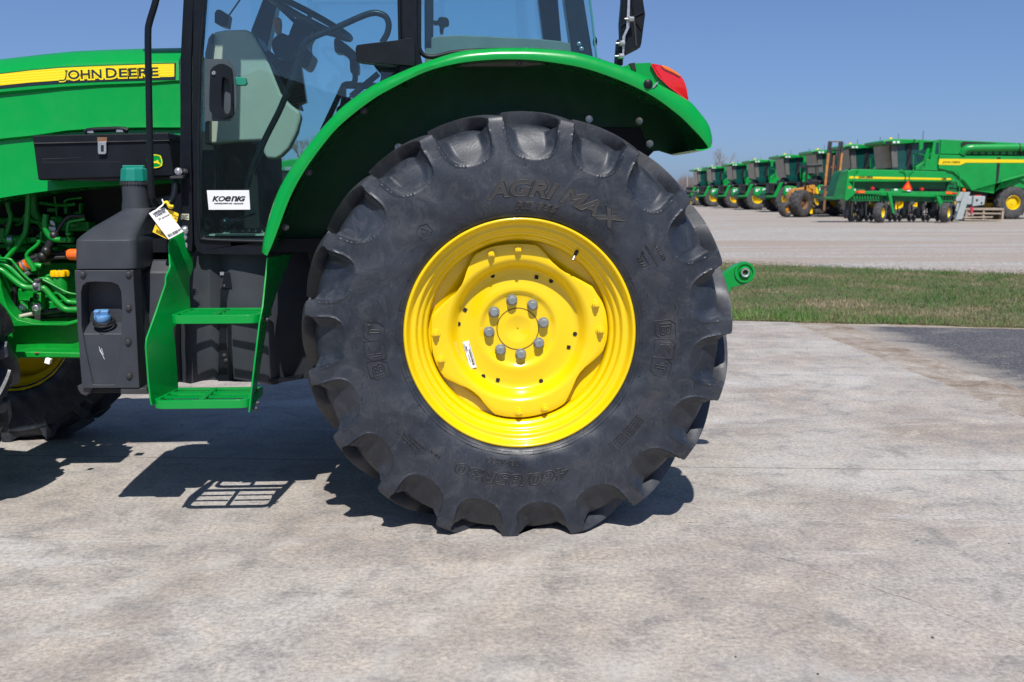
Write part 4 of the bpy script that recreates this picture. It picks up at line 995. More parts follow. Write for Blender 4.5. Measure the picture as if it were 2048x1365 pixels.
# left cheek: (front edge list) and (back edge list), each a traced pixel and its depth
z3 = lambda x, y, Y: (*Z3((x, y))[0], Y)
lf_ = [z3(250, 352, 3.74), z3(212, 372, 3.66), z3(206, 392, 3.64), z3(213, 500, 3.63), z3(211, 520, 3.62), z3(191, 562, 3.585), z3(190, 600, 3.58), z3(140, 745, 3.54), z3(90, 885, 3.47), z3(86, 930, 3.465), z3(92, 1010, 3.465), z3(100, 1110, 3.465), z3(112, 1215, 3.465), z3(118, 1236, 3.465)]
lb_ = [z3(285, 303, 3.78), z3(298, 310, 3.78), z3(300, 335, 3.78), z3(316, 440, 3.78), z3(333, 462, 3.80), z3(331, 520, 3.80), z3(314, 570, 3.77), z3(314, 640, 3.76), z3(318, 740, 3.74), z3(226, 830, 3.62), z3(240, 930, 3.64), z3(247, 1040, 3.66), z3(255, 1150, 3.69), z3(258, 1195, 3.70)]
fa, fb = [W(*p) for p in lf_], [W(*p) for p in lb_]
n_ = Vector((-.006, .0, 0)); A = fa; B = fb; mb = MB(); m_ = len(A)
vs = A + B + [v + n_ for v in A] + [v + n_ for v in B]; fs = []
for i in range(m_ - 1):
    fs += [(i, i + 1, m_ + i + 1, m_ + i), (2 * m_ + i, 3 * m_ + i, 3 * m_ + i + 1, 2 * m_ + i + 1), (i, 2 * m_ + i, 2 * m_ + i + 1, i + 1), (m_ + i, m_ + i + 1, 3 * m_ + i + 1, 3 * m_ + i)]
fs += [(0, m_, 3 * m_, 2 * m_), (m_ - 1, 3 * m_ - 1, 4 * m_ - 1, 2 * m_ - 1)]
mb.add(vs, fs).build('side_plate', GREEN, LD, smooth=30, bevel=.0012)
A = [W(*z3(726, 462, 3.63)), W(*z3(716, 560, 3.60)), W(*z3(700, 720, 3.55)), W(*z3(684, 800, 3.52)), W(*z3(660, 1000, 3.49)), W(*z3(640, 1170, 3.47)), W(*z3(630, 1274, 3.465))]
B = [W(*z3(850, 440, 3.86)), W(*z3(820, 520, 3.84)), W(*z3(770, 650, 3.78)), W(*z3(725, 790, 3.70)), W(*z3(690, 1000, 3.65)), W(*z3(665, 1170, 3.64)), W(*z3(660, 1240, 3.64))]
n_ = Vector((-.006, 0, 0)); m_ = len(A); vs = A + B + [v + n_ for v in A] + [v + n_ for v in B]; fs = []
for i in range(m_ - 1):
    fs += [(i, i + 1, m_ + i + 1, m_ + i), (2 * m_ + i, 3 * m_ + i, 3 * m_ + i + 1, 2 * m_ + i + 1), (i, 2 * m_ + i, 2 * m_ + i + 1, i + 1), (m_ + i, m_ + i + 1, 3 * m_ + i + 1, 3 * m_ + i)]
fs += [(0, m_, 3 * m_, 2 * m_), (m_ - 1, 3 * m_ - 1, 4 * m_ - 1, 2 * m_ - 1)]
MB().add(vs, fs).build('side_plate', GREEN, LD, smooth=30, bevel=.0012)
def step(xl, xr, yf, yb, z, skew=0.0):
    """D shaped tread frame: front edge y=yf, back y=yb, top height z"""
    fr = .022; hgt = .030; rc = .045
    def out(ins):
        x0, x1, y0, y1 = xl + ins, xr - ins, yf + ins, yb - ins; r = max(.008, rc - ins); P = []
        P += [(x0 + skew * 1.0, y1)]
        for k in range(7): a = R(180 + 90 * k / 6); P.append((x0 + r + r * math.cos(a), y0 + r * .9 + r * .9 * math.sin(a)))
        for k in range(7): a = R(270 + 90 * k / 6); P.append((x1 - r + r * math.cos(a), y0 + r * .9 + r * .9 * math.sin(a)))
        P += [(x1, y1)]
        return [Vector((x, y, z)) for x, y in P]
    xm = (xl + xr) / 2 - .004
    o = out(0); inn = out(.018)
    hl = [v for v in inn if v.x < xm - .008] + [Vector((xm - .009, yf + .018, z)), Vector((xm - .009, yb - .018, z))]
    L = [inn[0]] + [v for v in inn[1:8]] + [Vector((xm - .009, yf + .018, z)), Vector((xm - .009, yb - .018, z))]
    Rr = [Vector((xm + .009, yb - .018, z)), Vector((xm + .009, yf + .018, z))] + inn[8:]
    st = MB().plate(o, [L, Rr], (0, 0, -hgt)).build('step', GREEN, LD, bevel=.004, smooth=40)
    n = 2; wy = yb - yf - .036
    for side, xa, xb in ((0, xl + .016, xm - .008), (1, xm + .008, xr - .016)):
        for k in range(-1, 4):
            y = yf + .018 + wy * (k + 1) / 3 if 0 <= k < 2 else (yf + .018 if k == -1 else yb - .018)
            if k == 3: continue
            hw_, zb = (.007, .006) if 0 <= k < 2 else (.003, .004)
            x0 = xa + (.03 if k == -1 and side == 0 else .004); x1 = xb - (.03 if k == -1 and side == 1 else .004)
            for yy, w2 in (((y - hw_, .004), (y + hw_ - .004, .004), (y - hw_ + .003, 2 * hw_ - .006)) if hw_ > .005 else ((y - .002, .004),)):
                flat = w2 > .005; pr = []; nt_ = int((x1 - x0) / .0095)
                if flat: pr = [Vector((x0, yy, z - .005)), Vector((x1, yy, z - .005))]
                else:
                    for q in range(nt_): xx = x0 + (x1 - x0) * q / nt_; pr += [Vector((xx, yy, z - .004)), Vector((xx + .0045, yy, z + .002))]
                    pr += [Vector((x1, yy, z - .004))]
                pr += [Vector((x1, yy, z - zb - .003)), Vector((x0, yy, z - zb - .003))]
                MB().prism3(pr, (0, w2, 0)).build('tread_bar', GREEN, st, smooth=0)
    return st
zs1 = W(400, 800, 3.47).z
xa1, xb1 = W(303, 805, 3.46).x, W(499, 805, 3.46).x
step(xa1, xb1, 3.46, 3.70, zs1, .012)
zs2 = W(430, 631, 3.53).z
step(W(337, 631, 3.53).x, W(518, 631, 3.53).x, 3.53, 3.765, zs2, .012)
for x, y, Y in ((369, 474, 3.77), (370, 491, 3.77)): 
    p_ = W(x, y, Y); MB().bolt(p_, .012, .010, ax=(.35, -1, 0)).build('ladder_bolt', STEEL, LD)
for x, y, Y in ((370, 460, 3.76),): MB().bolt(W(x, y, Y), .011, .010, ax=(.35, -1, 0)).build('ladder_bolt', STEEL, LD)
for x, y, Y in ((529, 640, 3.60), (511, 807, 3.53), (507, 818, 3.52)): 
    p_ = W(x, y, Y); MB().cyl(p_, p_ + Vector((.014, 0, 0)), .007, n=6).build('ladder_bolt', DSTEEL, LD)

# ================================================================= MIRROR, HINGE COVER, LIFT ARM
MR = MB().prism(ZM((405, -60), (405, 10), (382, 270), (388, 480), (425, 690), (445, 680), (625, 590), (640, 540), (688, 180), (660, 0), (655, -60)), 3.60, 3.66).build('mirror', PLAST, T, bevel=.01, seg=3)
for a, b in (((515, 0), (545, 200)), ((545, 200), (575, 575)), ((505, 230), (660, 155)), ((545, 235), (635, 370)), ((440, 670), (620, 580)), ((385, 330), (450, 280))):
    MB().tube([W(*ZM(a)[0], 3.598), W(*ZM(b)[0], 3.598)], .0035, 6).build('mirror_rib', DSTEEL if a == (545, 200) else PLAST, MR)
MB().box(W(*ZM((540, 280))[0], 3.665), (.05, .004, .12)).build('mirror_pane', MIRR, MR)
MB().prism(ZM((470, -60), (500, -60), (490, 340), (440, 450), (420, 725), (402, 720), (402, 460), (450, 350), (455, 250)), 3.575, 3.582).build('mirror_bracket', STEEL, MR, bevel=.001)
MB().prism(ZM((335, 500), (360, 485), (385, 488), (385, 540), (412, 700), (410, 810), (370, 800), (313, 780)), 3.59, 3.62).build('mirror_mount', BLACK, MR, bevel=.002)
for x, y in ((340, 540), (330, 700), (450, 238)):
    p_ = W(*ZM((x - 20, y))[0], 3.57); MB().tube([p_, p_ + Vector((.012, 0, 0)), p_ + Vector((.013, 0, 0)), p_ + Vector((.03, .004, 0))], [.0035, .0035, .010, .010], 10).build('mirror_bolt', STEEL, MR)
HB = MB().prism([(v.x, v.y) for v in crom([(x, y, 0) for x, y in [(711, 100), (713, 93), (722, 89), (800, 80), (812, 77), (826, 79), (829, 100), (828, 128), (815, 131), (722, 123), (713, 116)]], 3, True)], 3.64, 3.72).build('hinge_cover', PLAST, T, bevel=.008, seg=3)
MB().prism([(800, 118), (822, 122), (822, 150), (800, 150)], 3.66, 3.74).build('hinge_post', BLACK, T, bevel=.003)
LA = MB().prism([(1400, 590), (1446, 549), (1470, 531), (1490, 524), (1503, 529), (1510, 545), (1505, 562), (1490, 570), (1478, 572), (1462, 577), (1462, 584), (1456, 587), (1454, 580), (1400, 640)], 4.10, 4.14).build('lift_arm', GREEN, T, bevel=.004)
c = W(1489, 545, 4.10); MB().lathe([(.011, .0), (.011, -.012), (.018, -.014), (.021, -.008), (.025, -.005), (.027, .001), (.034, .001), (.034, -.007), (.043, -.007), (.044, .004)], c, n=36).build('ball_eye', GREEN, LA, smooth=40)
MB().lathe([(.011, .002), (.0115, -.014), (.0185, -.016), (.0205, -.010)], c, n=36).build('ball_bushing', STEEL, LA)
MB().cyl(c + Vector((0, -.002, 0)), c + Vector((0, .02, 0)), .011, n=20).build('ball_hole', TURF, LA)
tb_ = copy_tree(LA, T); tb_.location = Vector((0, .62, 0))
# hidden drawbar parts whose shadow shows right of the tyre
MB().tube([W(1420, 560, 4.25), W(1360, 640, 4.25)], .02, 10).build('lift_link', GREEN, T)
# ================================================================= CAB
YG = 3.78
ZT = 2.62
def col(pts, Yf, Yb, name, mat, bev=.006, par=None, **k): return MB().prism(pts, Yf, Yb).build(name, mat, par or T, bevel=bev, **k)
# front door pillar and door frame
DR = col([(384, -300), (371, -60), (366, 0), (360, 120), (359.5, 300), (361, 478), (363, 500), (384, 506), (386, 480), (383, 300), (383, 120), (388, 0), (400, -300)], YG - .02, YG + .10, 'door_post', BLACK)
dfo = [(388, -300), (386, 0), (385, 120), (384.5, 300), (387, 470), (388, 488), (394, 505), (402, 509), (530, 511), (545, 480), (640, 270), (806, 130), (808, 0), (810, -300)]
dfi = [(415, -290), (409.5, 0), (402, 100), (399, 250), (398, 380), (400, 455), (404, 472), (414, 477.5), (528, 481), (545, 440), (620, 300), (800, 160), (797, 0), (798, -290)]
DO = MB().plate([W(x, y, YG - .03) for x, y in dfo], [[W(x, y, YG - .03) for x, y in dfi]], (0, .045, 0)).build('cab_door', BLACK, T, bevel=.006, seg=2)
seal = crom([W(x, y, YG - .034) for x, y in [(413, -290), (408, 0), (400.5, 100), (397.5, 250), (396.5, 380), (398.5, 455), (402, 474), (413, 480), (528, 483.5)]], 3)
MB().tube(seal, .0065, 10).build('window_seal', PLAST, DO)
MB().tube([W(796, -290, YG - .034), W(798, 0, YG - .034), W(801, 150, YG - .034)], .006, 10).build('window_seal', PLAST, DO)
MB().prism([(x, y) for x, y in dfi], YG - .010, YG - .004).build('door_glass', GLASS, DO, smooth=0)
# handle
hp = Z4((78, 330), (90, 312), (180, 312), (205, 322), (235, 390), (245, 560), (215, 628), (195, 636), (90, 636), (78, 620))
MB().prism([(v.x, v.y) for v in crom([(x, y, 0) for x, y in hp], 2, True)], YG - .016, YG - .0105).build('handle_pad', simple('pad_gray', (.045, .06, .07), .5), DO)
ho = [(v.x, v.y) for v in crom([(x, y, 0) for x, y in Z4((105, 400), (112, 362), (150, 338), (190, 342), (216, 385), (220, 580), (205, 612), (160, 622), (115, 595), (101, 560))], 4, True)]
hi_ = [(v.x, v.y) for v in crom([(x, y, 0) for x, y in Z4((168, 420), (185, 410), (208, 440), (212, 575), (188, 600), (165, 560))], 3, True)]
HN = MB().plate([W(x, y, YG - .05) for x, y in ho], [[W(x, y, YG - .05) for x, y in hi_]], (0, .035, 0)).build('door_handle', PLAST, DO, bevel=.006, seg=3)
c = W(*Z4((125, 385))[0], YG - .052); MB().lathe([(0, -.004), (.006, -.004), (.0075, -.001), (.0085, .004)], c, n=24).build('lock', STEEL, DO)
MB().box(c + Vector((0, -.0045, 0)), (.0014, .001, .008)).build('key_slot', INK, DO)
MB().prism(Z4((222, 404), (290, 408), (298, 440), (285, 450), (232, 448)), YG + .004, YG + .03).build('inner_latch', simple('latch_green', (.06, .36, .22), .5), DO, bevel=.003)
# dealer sticker
SP = [(413.6, 381), (498, 380.8), (500.3, 419.6), (417.5, 420)]
ST = MB().prism(SP, YG - .013, YG - .0105).build('dealer_sticker', WHITE, DO, smooth=0)
mb = MB(); zk = Z(290, 380, 9.309)
for s_, a, b in (('K', (1252, 214), (1385, 118)), ('O', (1370, 214), (1490, 118)), ('e', (1488, 214), (1600, 118)), ('n', (1602, 214), (1715, 118)), ('I', (1700, 214), (1765, 118)), ('G', (1750, 214), (1870, 118))):
    p0, p1 = zk(a, b); fit_text(mb, s_, p0, p1, YG - .0136, 0, .022 if s_ in 'enO' else .04, .30, .0006)
for s_, a, b in (('KOENIGEQUIPMENT.COM', (1293, 270), (1622, 243)), ('866.924.2740', (1662, 270), (1830, 243))):
    p0, p1 = zk(a, b); fit_text(mb, s_, p0, p1, YG - .0136, 0, .03, 0, .0006)
mb.prism(zk((1640, 240), (1644, 240), (1644, 276), (1640, 276)), YG - .0142, YG - .0136)
mb.build('sticker_print', INK, ST, smooth=0)
mb = MB().prism([(361.5, 428), (378, 428.2), (378, 440.5), (361.5, 439.5)], YG - .0225, YG - .0202).build('decal_small', simple('cream_label', (.48, .48, .36), .5), T, smooth=0)
m2 = MB()
for k, y in enumerate((430, 432.8, 435.5, 438)): fit_text(m2, ('CAUTION', 'ULTRA LOW', 'DIESEL FUEL', 'ONLY')[k], (364, y + 1.9), (376 - k % 2 * 3, y), YG - .0232, 0, .02)
m2.build('decal_print', INK, mb, smooth=0)
# rear pillar of the door opening
col([(801, -300), (803, 0), (803, 168), (848, 140), (840, 108), (836, 80), (835, 0), (832, -300)], YG - .05, YG + .06, 'cab_pillar', BLACK)
# rear side window with rubber seal
ws = [(838, -300), (838, 0), (838, 80), (840, 100), (850, 112), (870, 114), (910, 105), (980, 101), (1050, 102), (1120, 108), (1200, 122)]
MB().tube(crom([W(x, y, YG - .035) for x, y in ws], 3), .0085, 10).build('window_seal', PLAST, T)
gp = [(842, -300), (842, 0), (843, 90), (850, 106), (866, 112), (980, 112), (1190, 130), (1194, 122), (1186, 60), (1178, 0), (1150, -300)]
MB().prism(gp, YG - .012, YG - .006).build('side_window', GLASS, T, smooth=0)
MB().tube([W(1152, -300, YG - .01), W(1180, 0, YG - .01), W(1187, 60, YG - .01), W(1194, 125, YG - .01)], .004, 8).build('window_edge', simple('glass_edge', (.05, .2, .22), .2), T)
c = W(1190, 84, YG); MB().ball(c, .014, 16, (.6, 1, 1.3)).build('window_knob', PLAST, T)
# inside of the rear window: trim, pillars
IN = T
col(Z5((212, 232), (300, 218), (400, 212), (600, 220), (900, 236), (1040, 250), (1110, 268), (1150, 300), (1180, 360), (800, 400), (212, 400)), YG + .05, YG + .09, 'window_trim', simple('trim_gray', (.17, .175, .16), .6), .004)
col([(1082, -300), (1079, -40), (1077, 0), (1092, 120), (1100, 240), (1136, 240), (1126, 120), (1116, 0), (1112, -300)], YG + 1.25, YG + 1.33, 'far_pillar', BLACK)
col([(1110, -300), (1129, 0), (1146, 120), (1188, 124), (1168, 0), (1135, -300)], YG + .04, YG + .12, 'cab_pillar', BLACK)
for x, y in ((1158, 88), (1163, 98)): MB().bolt(W(x, y, YG + .035), .006, .004).build('pillar_bolt', STEEL, T)
col([(848, -300), (849, 100), (866, 100), (868, -300)], YG + .05, YG + .10, 'inner_post', PLAST)
col([(v.x, v.y) for v in crom([(x, y, 0) for x, y in Z5((262, 122), (285, 125), (295, 105), (320, 102), (350, 112), (355, 150), (325, 160), (320, 198), (300, 198), (298, 155), (285, 145), (262, 145))], 2, True)], YG + .10, YG + .14, 'window_latch', PLAST, .003)
# roof and far side of the cab
zrf = 2.60; x0, x1 = W(360, 0, YG).x + .0, W(1170, 0, YG).x - .05
MB().box(((x0 + x1) / 2, YC, zrf), (x1 - x0 + .55, 1.60, .16)).build('cab_roof', GREEN, T, bevel=.05, seg=4)
YGF = 2 * YC - YG
MB().prism([(x, y) for x, y in ((500, -320), (505, 380), (1120, 150), (1090, -320))], YGF, YGF + .006).build('far_window', GLASS2, T, smooth=0)
for px_a, px_b, w_ in ((537, 520, 34),):
    col([(548, -300), (525, 0), (502, 60), (498, 110), (530, 115), (556, 0), (590, -300)], YGF - .10, YGF, 'far_pillar', BLACK)
col([(405, -20), (395, -300), (420, -300), (440, 0), (437, 70), (425, 70)], YGF - .02, YGF + .05, 'wiper_arm', BLACK, .002) if False else None
MB().tube([W(480, 0, 4.9), W(459, 30, 4.85), W(452, 45, 4.8)], .004, 6).build('wiper_arm', BLACK, T)
col(Z4((128, 70), (140, 50), (160, 52), (205, 80), (195, 145), (165, 138), (128, 120)), 4.55, 4.62, 'wiper_motor', PLAST, .004)
# cab floor, bulkheads
zf = W(460, 476, YG).z
MB().box(((x0 + W(1000, 0, YG).x) / 2 - .05, YC, zf - .03), (1.35, 1.34, .05)).build('cab_floor', PLAST, T)
FM = MB().prism3([Vector((W(405, 460, 3.9).x + .02, 3.86, zf + .004)), Vector((W(560, 460, 3.9).x, 3.86, zf + .004)), Vector((W(560, 460, 3.9).x, 4.25, zf + .004)), Vector((W(405, 460, 3.9).x + .05, 4.25, zf + .004))], (0, 0, .006)).build('floor_mat', simple('mat_cream', (.40, .42, .30), .7), T)
mb = MB()
for k in range(9):
    for j in range(2):
        a = W(440 + k * 13, 455, 4.02 + j * .1); mb.box((a.x, 4.02 + j * .1, zf + .018), (.016, .03, .012))
for a, b in (((418, 465), (440, 465)), ((458, 470), (520, 470))): mb.box(((W(*a, 3.9).x + W(*b, 3.9).x) / 2, 3.93, zf + .012), (abs(W(*b, 3.9).x - W(*a, 3.9).x), .05, .006))
mb.build('mat_ribs', BLACK, T)
# front bulkhead / dash below hood level, dark
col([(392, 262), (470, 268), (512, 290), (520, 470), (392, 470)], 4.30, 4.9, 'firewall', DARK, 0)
col([(395, 300), (395, 470), (425, 470), (432, 380), (430, 300)], 4.05, 4.20, 'pedal_panel', PLAST, .004)
MB().tube([W(425, 455, 4.1), W(440, 420, 4.2), W(436, 380, 4.25)], .010, 8).build('pedal_arm', BLACK, T)
kb = W(450, 446, 3.92); MB().ball(kb, .020, 20).build('lever_knob', BLACK, T); MB().tube([kb + Vector((.01, .02, 0)), kb + Vector((.08, .16, .03))], .007, 8).build('lever_shaft', BLACK, T)
# beige console
cs = Z4((95, 640), (85, 280), (120, 170), (180, 158), (300, 155), (330, 180), (400, 300), (475, 490), (520, 545), (575, 590), (580, 620), (560, 700), (520, 780), (480, 820), (450, 836), (400, 834), (385, 800), (385, 740), (240, 745), (100, 760))
CN = MB().prism(cs, 4.20, 4.27).build('console', BEIGE, T, bevel=.012, seg=3)
col(Z4((318, 180), (345, 185), (372, 240), (430, 330), (520, 500), (480, 490), (400, 330), (340, 240)), 4.21, 4.40, 'console_edge', PLAST, .006)
col(Z4((78, 280), (95, 200), (118, 170), (110, 240), (100, 300), (100, 760), (78, 760)), 4.16, 4.30, 'console_edge', PLAST, .006)
# steering column with bellows, wheel
bl = []
p0, p1 = W(*ZS((370, 640))[0], 4.30), W(*ZS((490, 1110))[0], 4.30)
n = 22
pts = []; rad = []
for k in range(n * 2 + 1):
    t = k / (2 * n); pts.append(p0.lerp(p1, t)); rad.append((.060 - .018 * t) + (.008 if k % 2 else -.004))
MB().tube(pts, rad, 20).build('bellows', RUBBER, T, smooth=25)
col(ZS((150, 560), (190, 520), (330, 640), (440, 900), (520, 1150), (450, 1130), (300, 900), (200, 700)), 4.27, 4.40, 'column_cover', PLAST, .006)
sc = [(v.x, v.y) for v in crom([(x, y, 0) for x, y in ZS((460, 225), (490, 185), (560, 195), (650, 250), (660, 300), (640, 350), (600, 420), (600, 520), (655, 570), (640, 640), (590, 720), (520, 690), (480, 640), (400, 660), (290, 600), (250, 560), (228, 500), (230, 430), (280, 370), (340, 345), (400, 375), (415, 330))], 2, True)]
col(sc, 4.24, 4.40, 'steering_column', PLAST, .008)
a, b = W(*ZS((285, 215))[0], 4.2), W(*ZS((303, 360))[0], 4.2)
MB().tube([a + (a - b) * .18, a, a.lerp(b, .35), b], [.010, .0175, .0185, .011], 16).build('shift_knob', simple('brown_knob', (.35, .12, .05), .5), T)
# wheel rim: a tilted circle, seen nearly edge on
ea, eb = W(*ZS((200, -60))[0], 4.33), W(*ZS((1040, 410))[0], 4.33)
ctr = (ea + eb) / 2; ux = (eb - ea).normalized(); rad_ = (eb - ea).length / 2
uy = Vector((0, 1, 0)) * .985 + Vector((ux.z, 0, -ux.x)) * -.17; uy.normalize()
SWm = MB(); pts = [ctr + ux * rad_ * math.cos(t) + uy * rad_ * math.sin(t) for t in (2 * math.pi * k / 48 for k in range(49))]
SW = SWm.tube(pts, .014, 12).build('steering_wheel', RUBBER, T)
hub = W(*ZS((540, 290))[0], 4.33)
for t in (R(100), R(215), R(330)):
    MB().tube([hub, ctr + ux * rad_ * math.cos(t) + uy * rad_ * math.sin(t)], .010, 8).build('spoke', RUBBER, SW)
MB().tube([hub + Vector((.01, 0, -.03)), hub + Vector((0, 0, .01)) + (ctr - hub) * .3], [.05, .042], 20).build('wheel_hub', PLAST, SW)
# inner grab bar of the door
gb = Z4((300, 985), (330, 880), (400, 720), (480, 560), (560, 350), (590, 255), (612, 218), (650, 195), (760, 150), (900, 88), (960, 70), (1000, 74), (1030, 92), (1044, 130), (1035, 180), (1008, 225))
MB().tube(crom([W(x, y, YG + .05) for x, y in gb], 4), .0115, 12).build('inner_grab_bar', BLACK, DO)
# seat side levers and the frames by the rear window, seen through the door
arm = [(v.x, v.y) for v in crom([(x, y, 0) for x, y in ZS((885, 400), (965, 430), (1100, 540), (1130, 620), (1142, 770), (1055, 768), (1045, 650), (1020, 600), (960, 560), (910, 560), (885, 520))], 2, True)]
col(arm, 4.7, 4.78, 'hand_throttle', PLAST, .006)
MB().tube(crom([W(*p, 4.7) for p in ZS((1100, 760), (1105, 830), (1080, 880), (1000, 890), (970, 930), (900, 1080), (760, 1380))], 4), .013, 10).build('seat_frame_tube', BLACK, T)
MB().tube([W(*p, 4.72) for p in ZS((1010, 900), (1300, 905), (1420, 920))], .015, 8).build('seat_frame_tube', BLACK, T)
MB().tube([W(*p, 4.72) for p in ZS((985, 910), (985, 1100))], .012, 8).build('seat_frame_tube', BLACK, T)
MB().tube([W(*p, 4.65) for p in ZS((1060, 1015), (1350, 775))], .014, 10).tube([W(*p, 4.65) for p in ZS((960, 1100), (1060, 1015))], .005, 8).build('gas_strut', DSTEEL, T)
col(ZS((910, 1130), (990, 1120), (1060, 1080), (1050, 1020), (960, 1020), (940, 1110)), 4.5, 4.6, 'spring_block', PLAST, .006)
col(ZS((905, 1130), (990, 1130), (990, 1300), (905, 1300)), 4.5, 4.7, 'seat_side_box', PLAST, .006)
col(ZS((1290, 680), (1580, 700), (1580, 860), (1350, 890), (1380, 790)), 4.6, 4.7, 'seat_back_edge', PLAST, .01)
col([(600, 480), (612, 395), (650, 300), (720, 250), (800, 240), (800, 480)], 4.15, 4.65, 'seat_base', PLAST, .02)
col([(498, 385), (510, 350), (524, 352), (545, 380), (578, 388), (600, 400), (600, 420), (540, 424), (520, 420), (500, 440)], 4.7, 4.9, 'floor_tunnel', PLAST, .006)
# far fender inside edge seen as dark band
col([(520, 395), (560, 388), (640, 370), (640, 470), (560, 470), (520, 470)], 4.95, 5.05, 'far_sill', DARK, 0) if False else None

# ================================================================= ENGINE BAY (left of the tank)
EB = empty('engine', W(60, 600, 4.35), T)
def etube(pts, r, Y, name='pipe', mat=GREEN2, n=12, sm=5):
    q = [W(*ZE((p[0], p[1]))[0], Y + (p[2] if len(p) > 2 else 0)) for p in pts]
    return MB().tube(crom(q, sm), r, n).build(name, mat, EB)
MB().prism([(-400, 300), (380, 300), (380, 560), (300, 700), (-400, 700)], 4.62, 4.7).build('engine_block', GREEN2, EB, bevel=.01)
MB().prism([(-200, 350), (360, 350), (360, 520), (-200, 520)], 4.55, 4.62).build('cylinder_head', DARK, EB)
def eb(x0, y0, x1, y1, Yf, Yb, name, mat=GREEN2, bev=.006):
    return MB().prism(ZE((x0, y0), (x1, y0), (x1, y1), (x0, y1)), Yf, Yb).build(name, mat, EB, bevel=bev)
eb(-60, 330, 330, 400, 4.50, 4.56, 'valve_cover'); eb(420, 370, 900, 470, 4.46, 4.56, 'manifold'); eb(640, 180, 680, 300, 4.48, 4.52, 'injector'); eb(790, 180, 820, 300, 4.48, 4.52, 'injector')
eb(470, 230, 560, 280, 4.48, 4.54, 'head_boss'); eb(-100, 600, 800, 640, 4.46, 4.52, 'gallery'); eb(380, 790, 900, 1250, 4.42, 4.6, 'pump_body'); eb(20, 1050, 380, 1200, 4.36, 4.5, 'frame_pad'); eb(165, 1175, 285, 1295, 4.30, 4.40, 'bracket_block', GREEN2, .004)
eb(285, 1200, 345, 1280, 4.31, 4.40, 'bracket_block', GREEN2, .004); eb(440, 1180, 800, 1270, 4.33, 4.42, 'bracket_rail', GREEN2, .004)
eb(330, 1092, 414, 1290, 4.27, 4.32, 'clamp_plate', GREEN2, .003); eb(300, 1140, 330, 1190, 4.30, 4.35, 'slot', DARK, 0)
eb(60, 530, 300, 590, 4.36, 4.44, 'fuel_filter_pipe'); eb(20, 440, 60, 480, 4.4, 4.44, 'fitting', DSTEEL)
MB().cyl(W(*ZE((55, 562))[0], 4.36), W(*ZE((275, 556))[0], 4.36), .019, n=18).build('pump_tube', GREEN2, EB)
MB().cyl(W(*ZE((90, 556))[0], 4.355), W(*ZE((138, 554))[0], 4.355), .021, n=18).build('pump_band', STEEL, EB)
eb(300, 530, 374, 585, 4.32, 4.37, 'connector')
for a, b, r in (((80, 645), (115, 645), .013), ((120, 648), (160, 650), .008), ((165, 652), (200, 654), .012), ((200, 655), (270, 657), .009)): MB().cyl(W(*ZE(a)[0], 4.34), W(*ZE(b)[0], 4.34), r, n=10).build('fitting', GREEN2, EB)
# pipes
etube([(75, 180), (90, 250), (108, 320), (85, 430), (60, 520), (30, 570), (22, 520), (26, 440)], .010, 4.38)
etube([(285, 80), (282, 250), (262, 450), (235, 520), (150, 650), (40, 775)], .0115, 4.30)
etube([(370, 60), (340, 120), (340, 220), (370, 320), (440, 430), (480, 560)], .018, 4.44)
etube([(465, 300), (455, 370), (462, 450), (500, 520), (560, 553), (640, 556)], .0125, 4.26)
etube([(640, 556), (740, 556)], .012, 4.26)
eb(655, 478, 710, 515, 4.24, 4.28, 'fitting_nut'); eb(668, 515, 698, 550, 4.25, 4.28, 'fitting_nut'); eb(636, 535, 668, 583, 4.24, 4.29, 'fitting_nut', GREEN2, .003); eb(686, 535, 716, 583, 4.24, 4.29, 'fitting_nut', GREEN2, .003)
etube([(384, 560), (392, 590), (340, 640), (290, 680), (270, 730), (320, 820), (345, 850)], .008, 4.26)
etube([(420, 470), (415, 540), (440, 580), (470, 580)], .006, 4.30)
etube([(400, 180), (560, 205), (700, 205), (760, 190)], .008, 4.46); etube([(650, 180), (680, 150), (830, 130)], .005, 4.46); etube([(550, 120), (570, 260), (580, 420)], .005, 4.46); etube([(250, 300), (220, 380), (180, 405), (110, 405)], .006, 4.46)
etube([(680, 480), (690, 400), (720, 370), (860, 345)], .006, 4.24)
etube([(-60, 745), (90, 750), (140, 790), (230, 900), (320, 980), (345, 985)], .0055, 4.20)
etube([(-60, 780), (20, 795), (100, 840), (180, 910), (260, 975), (320, 985)], .0125, 4.22)
etube([(-60, 845), (20, 865), (90, 920), (170, 985), (230, 1025), (290, 1040), (420, 1045), (460, 1060), (540, 1150), (620, 1230), (680, 1262), (800, 1262)], .0125, 4.19)
etube([(390, 965), (450, 955), (500, 970), (580, 1070), (650, 1150), (700, 1185), (800, 1190)], .0105, 4.22)
etube([(390, 960), (440, 965), (520, 1005), (620, 1060), (700, 1095), (800, 1110)], .0045, 4.20)
etube([(265, 740), (300, 790), (335, 840), (345, 870)], .012, 4.22)
etube([(330, 830), (370, 815), (420, 825)], .012, 4.24); etube([(430, 775), (470, 790), (510, 785)], .008, 4.34, 'fitting', simple('pale_fitting', (.35, .40, .20), .4))
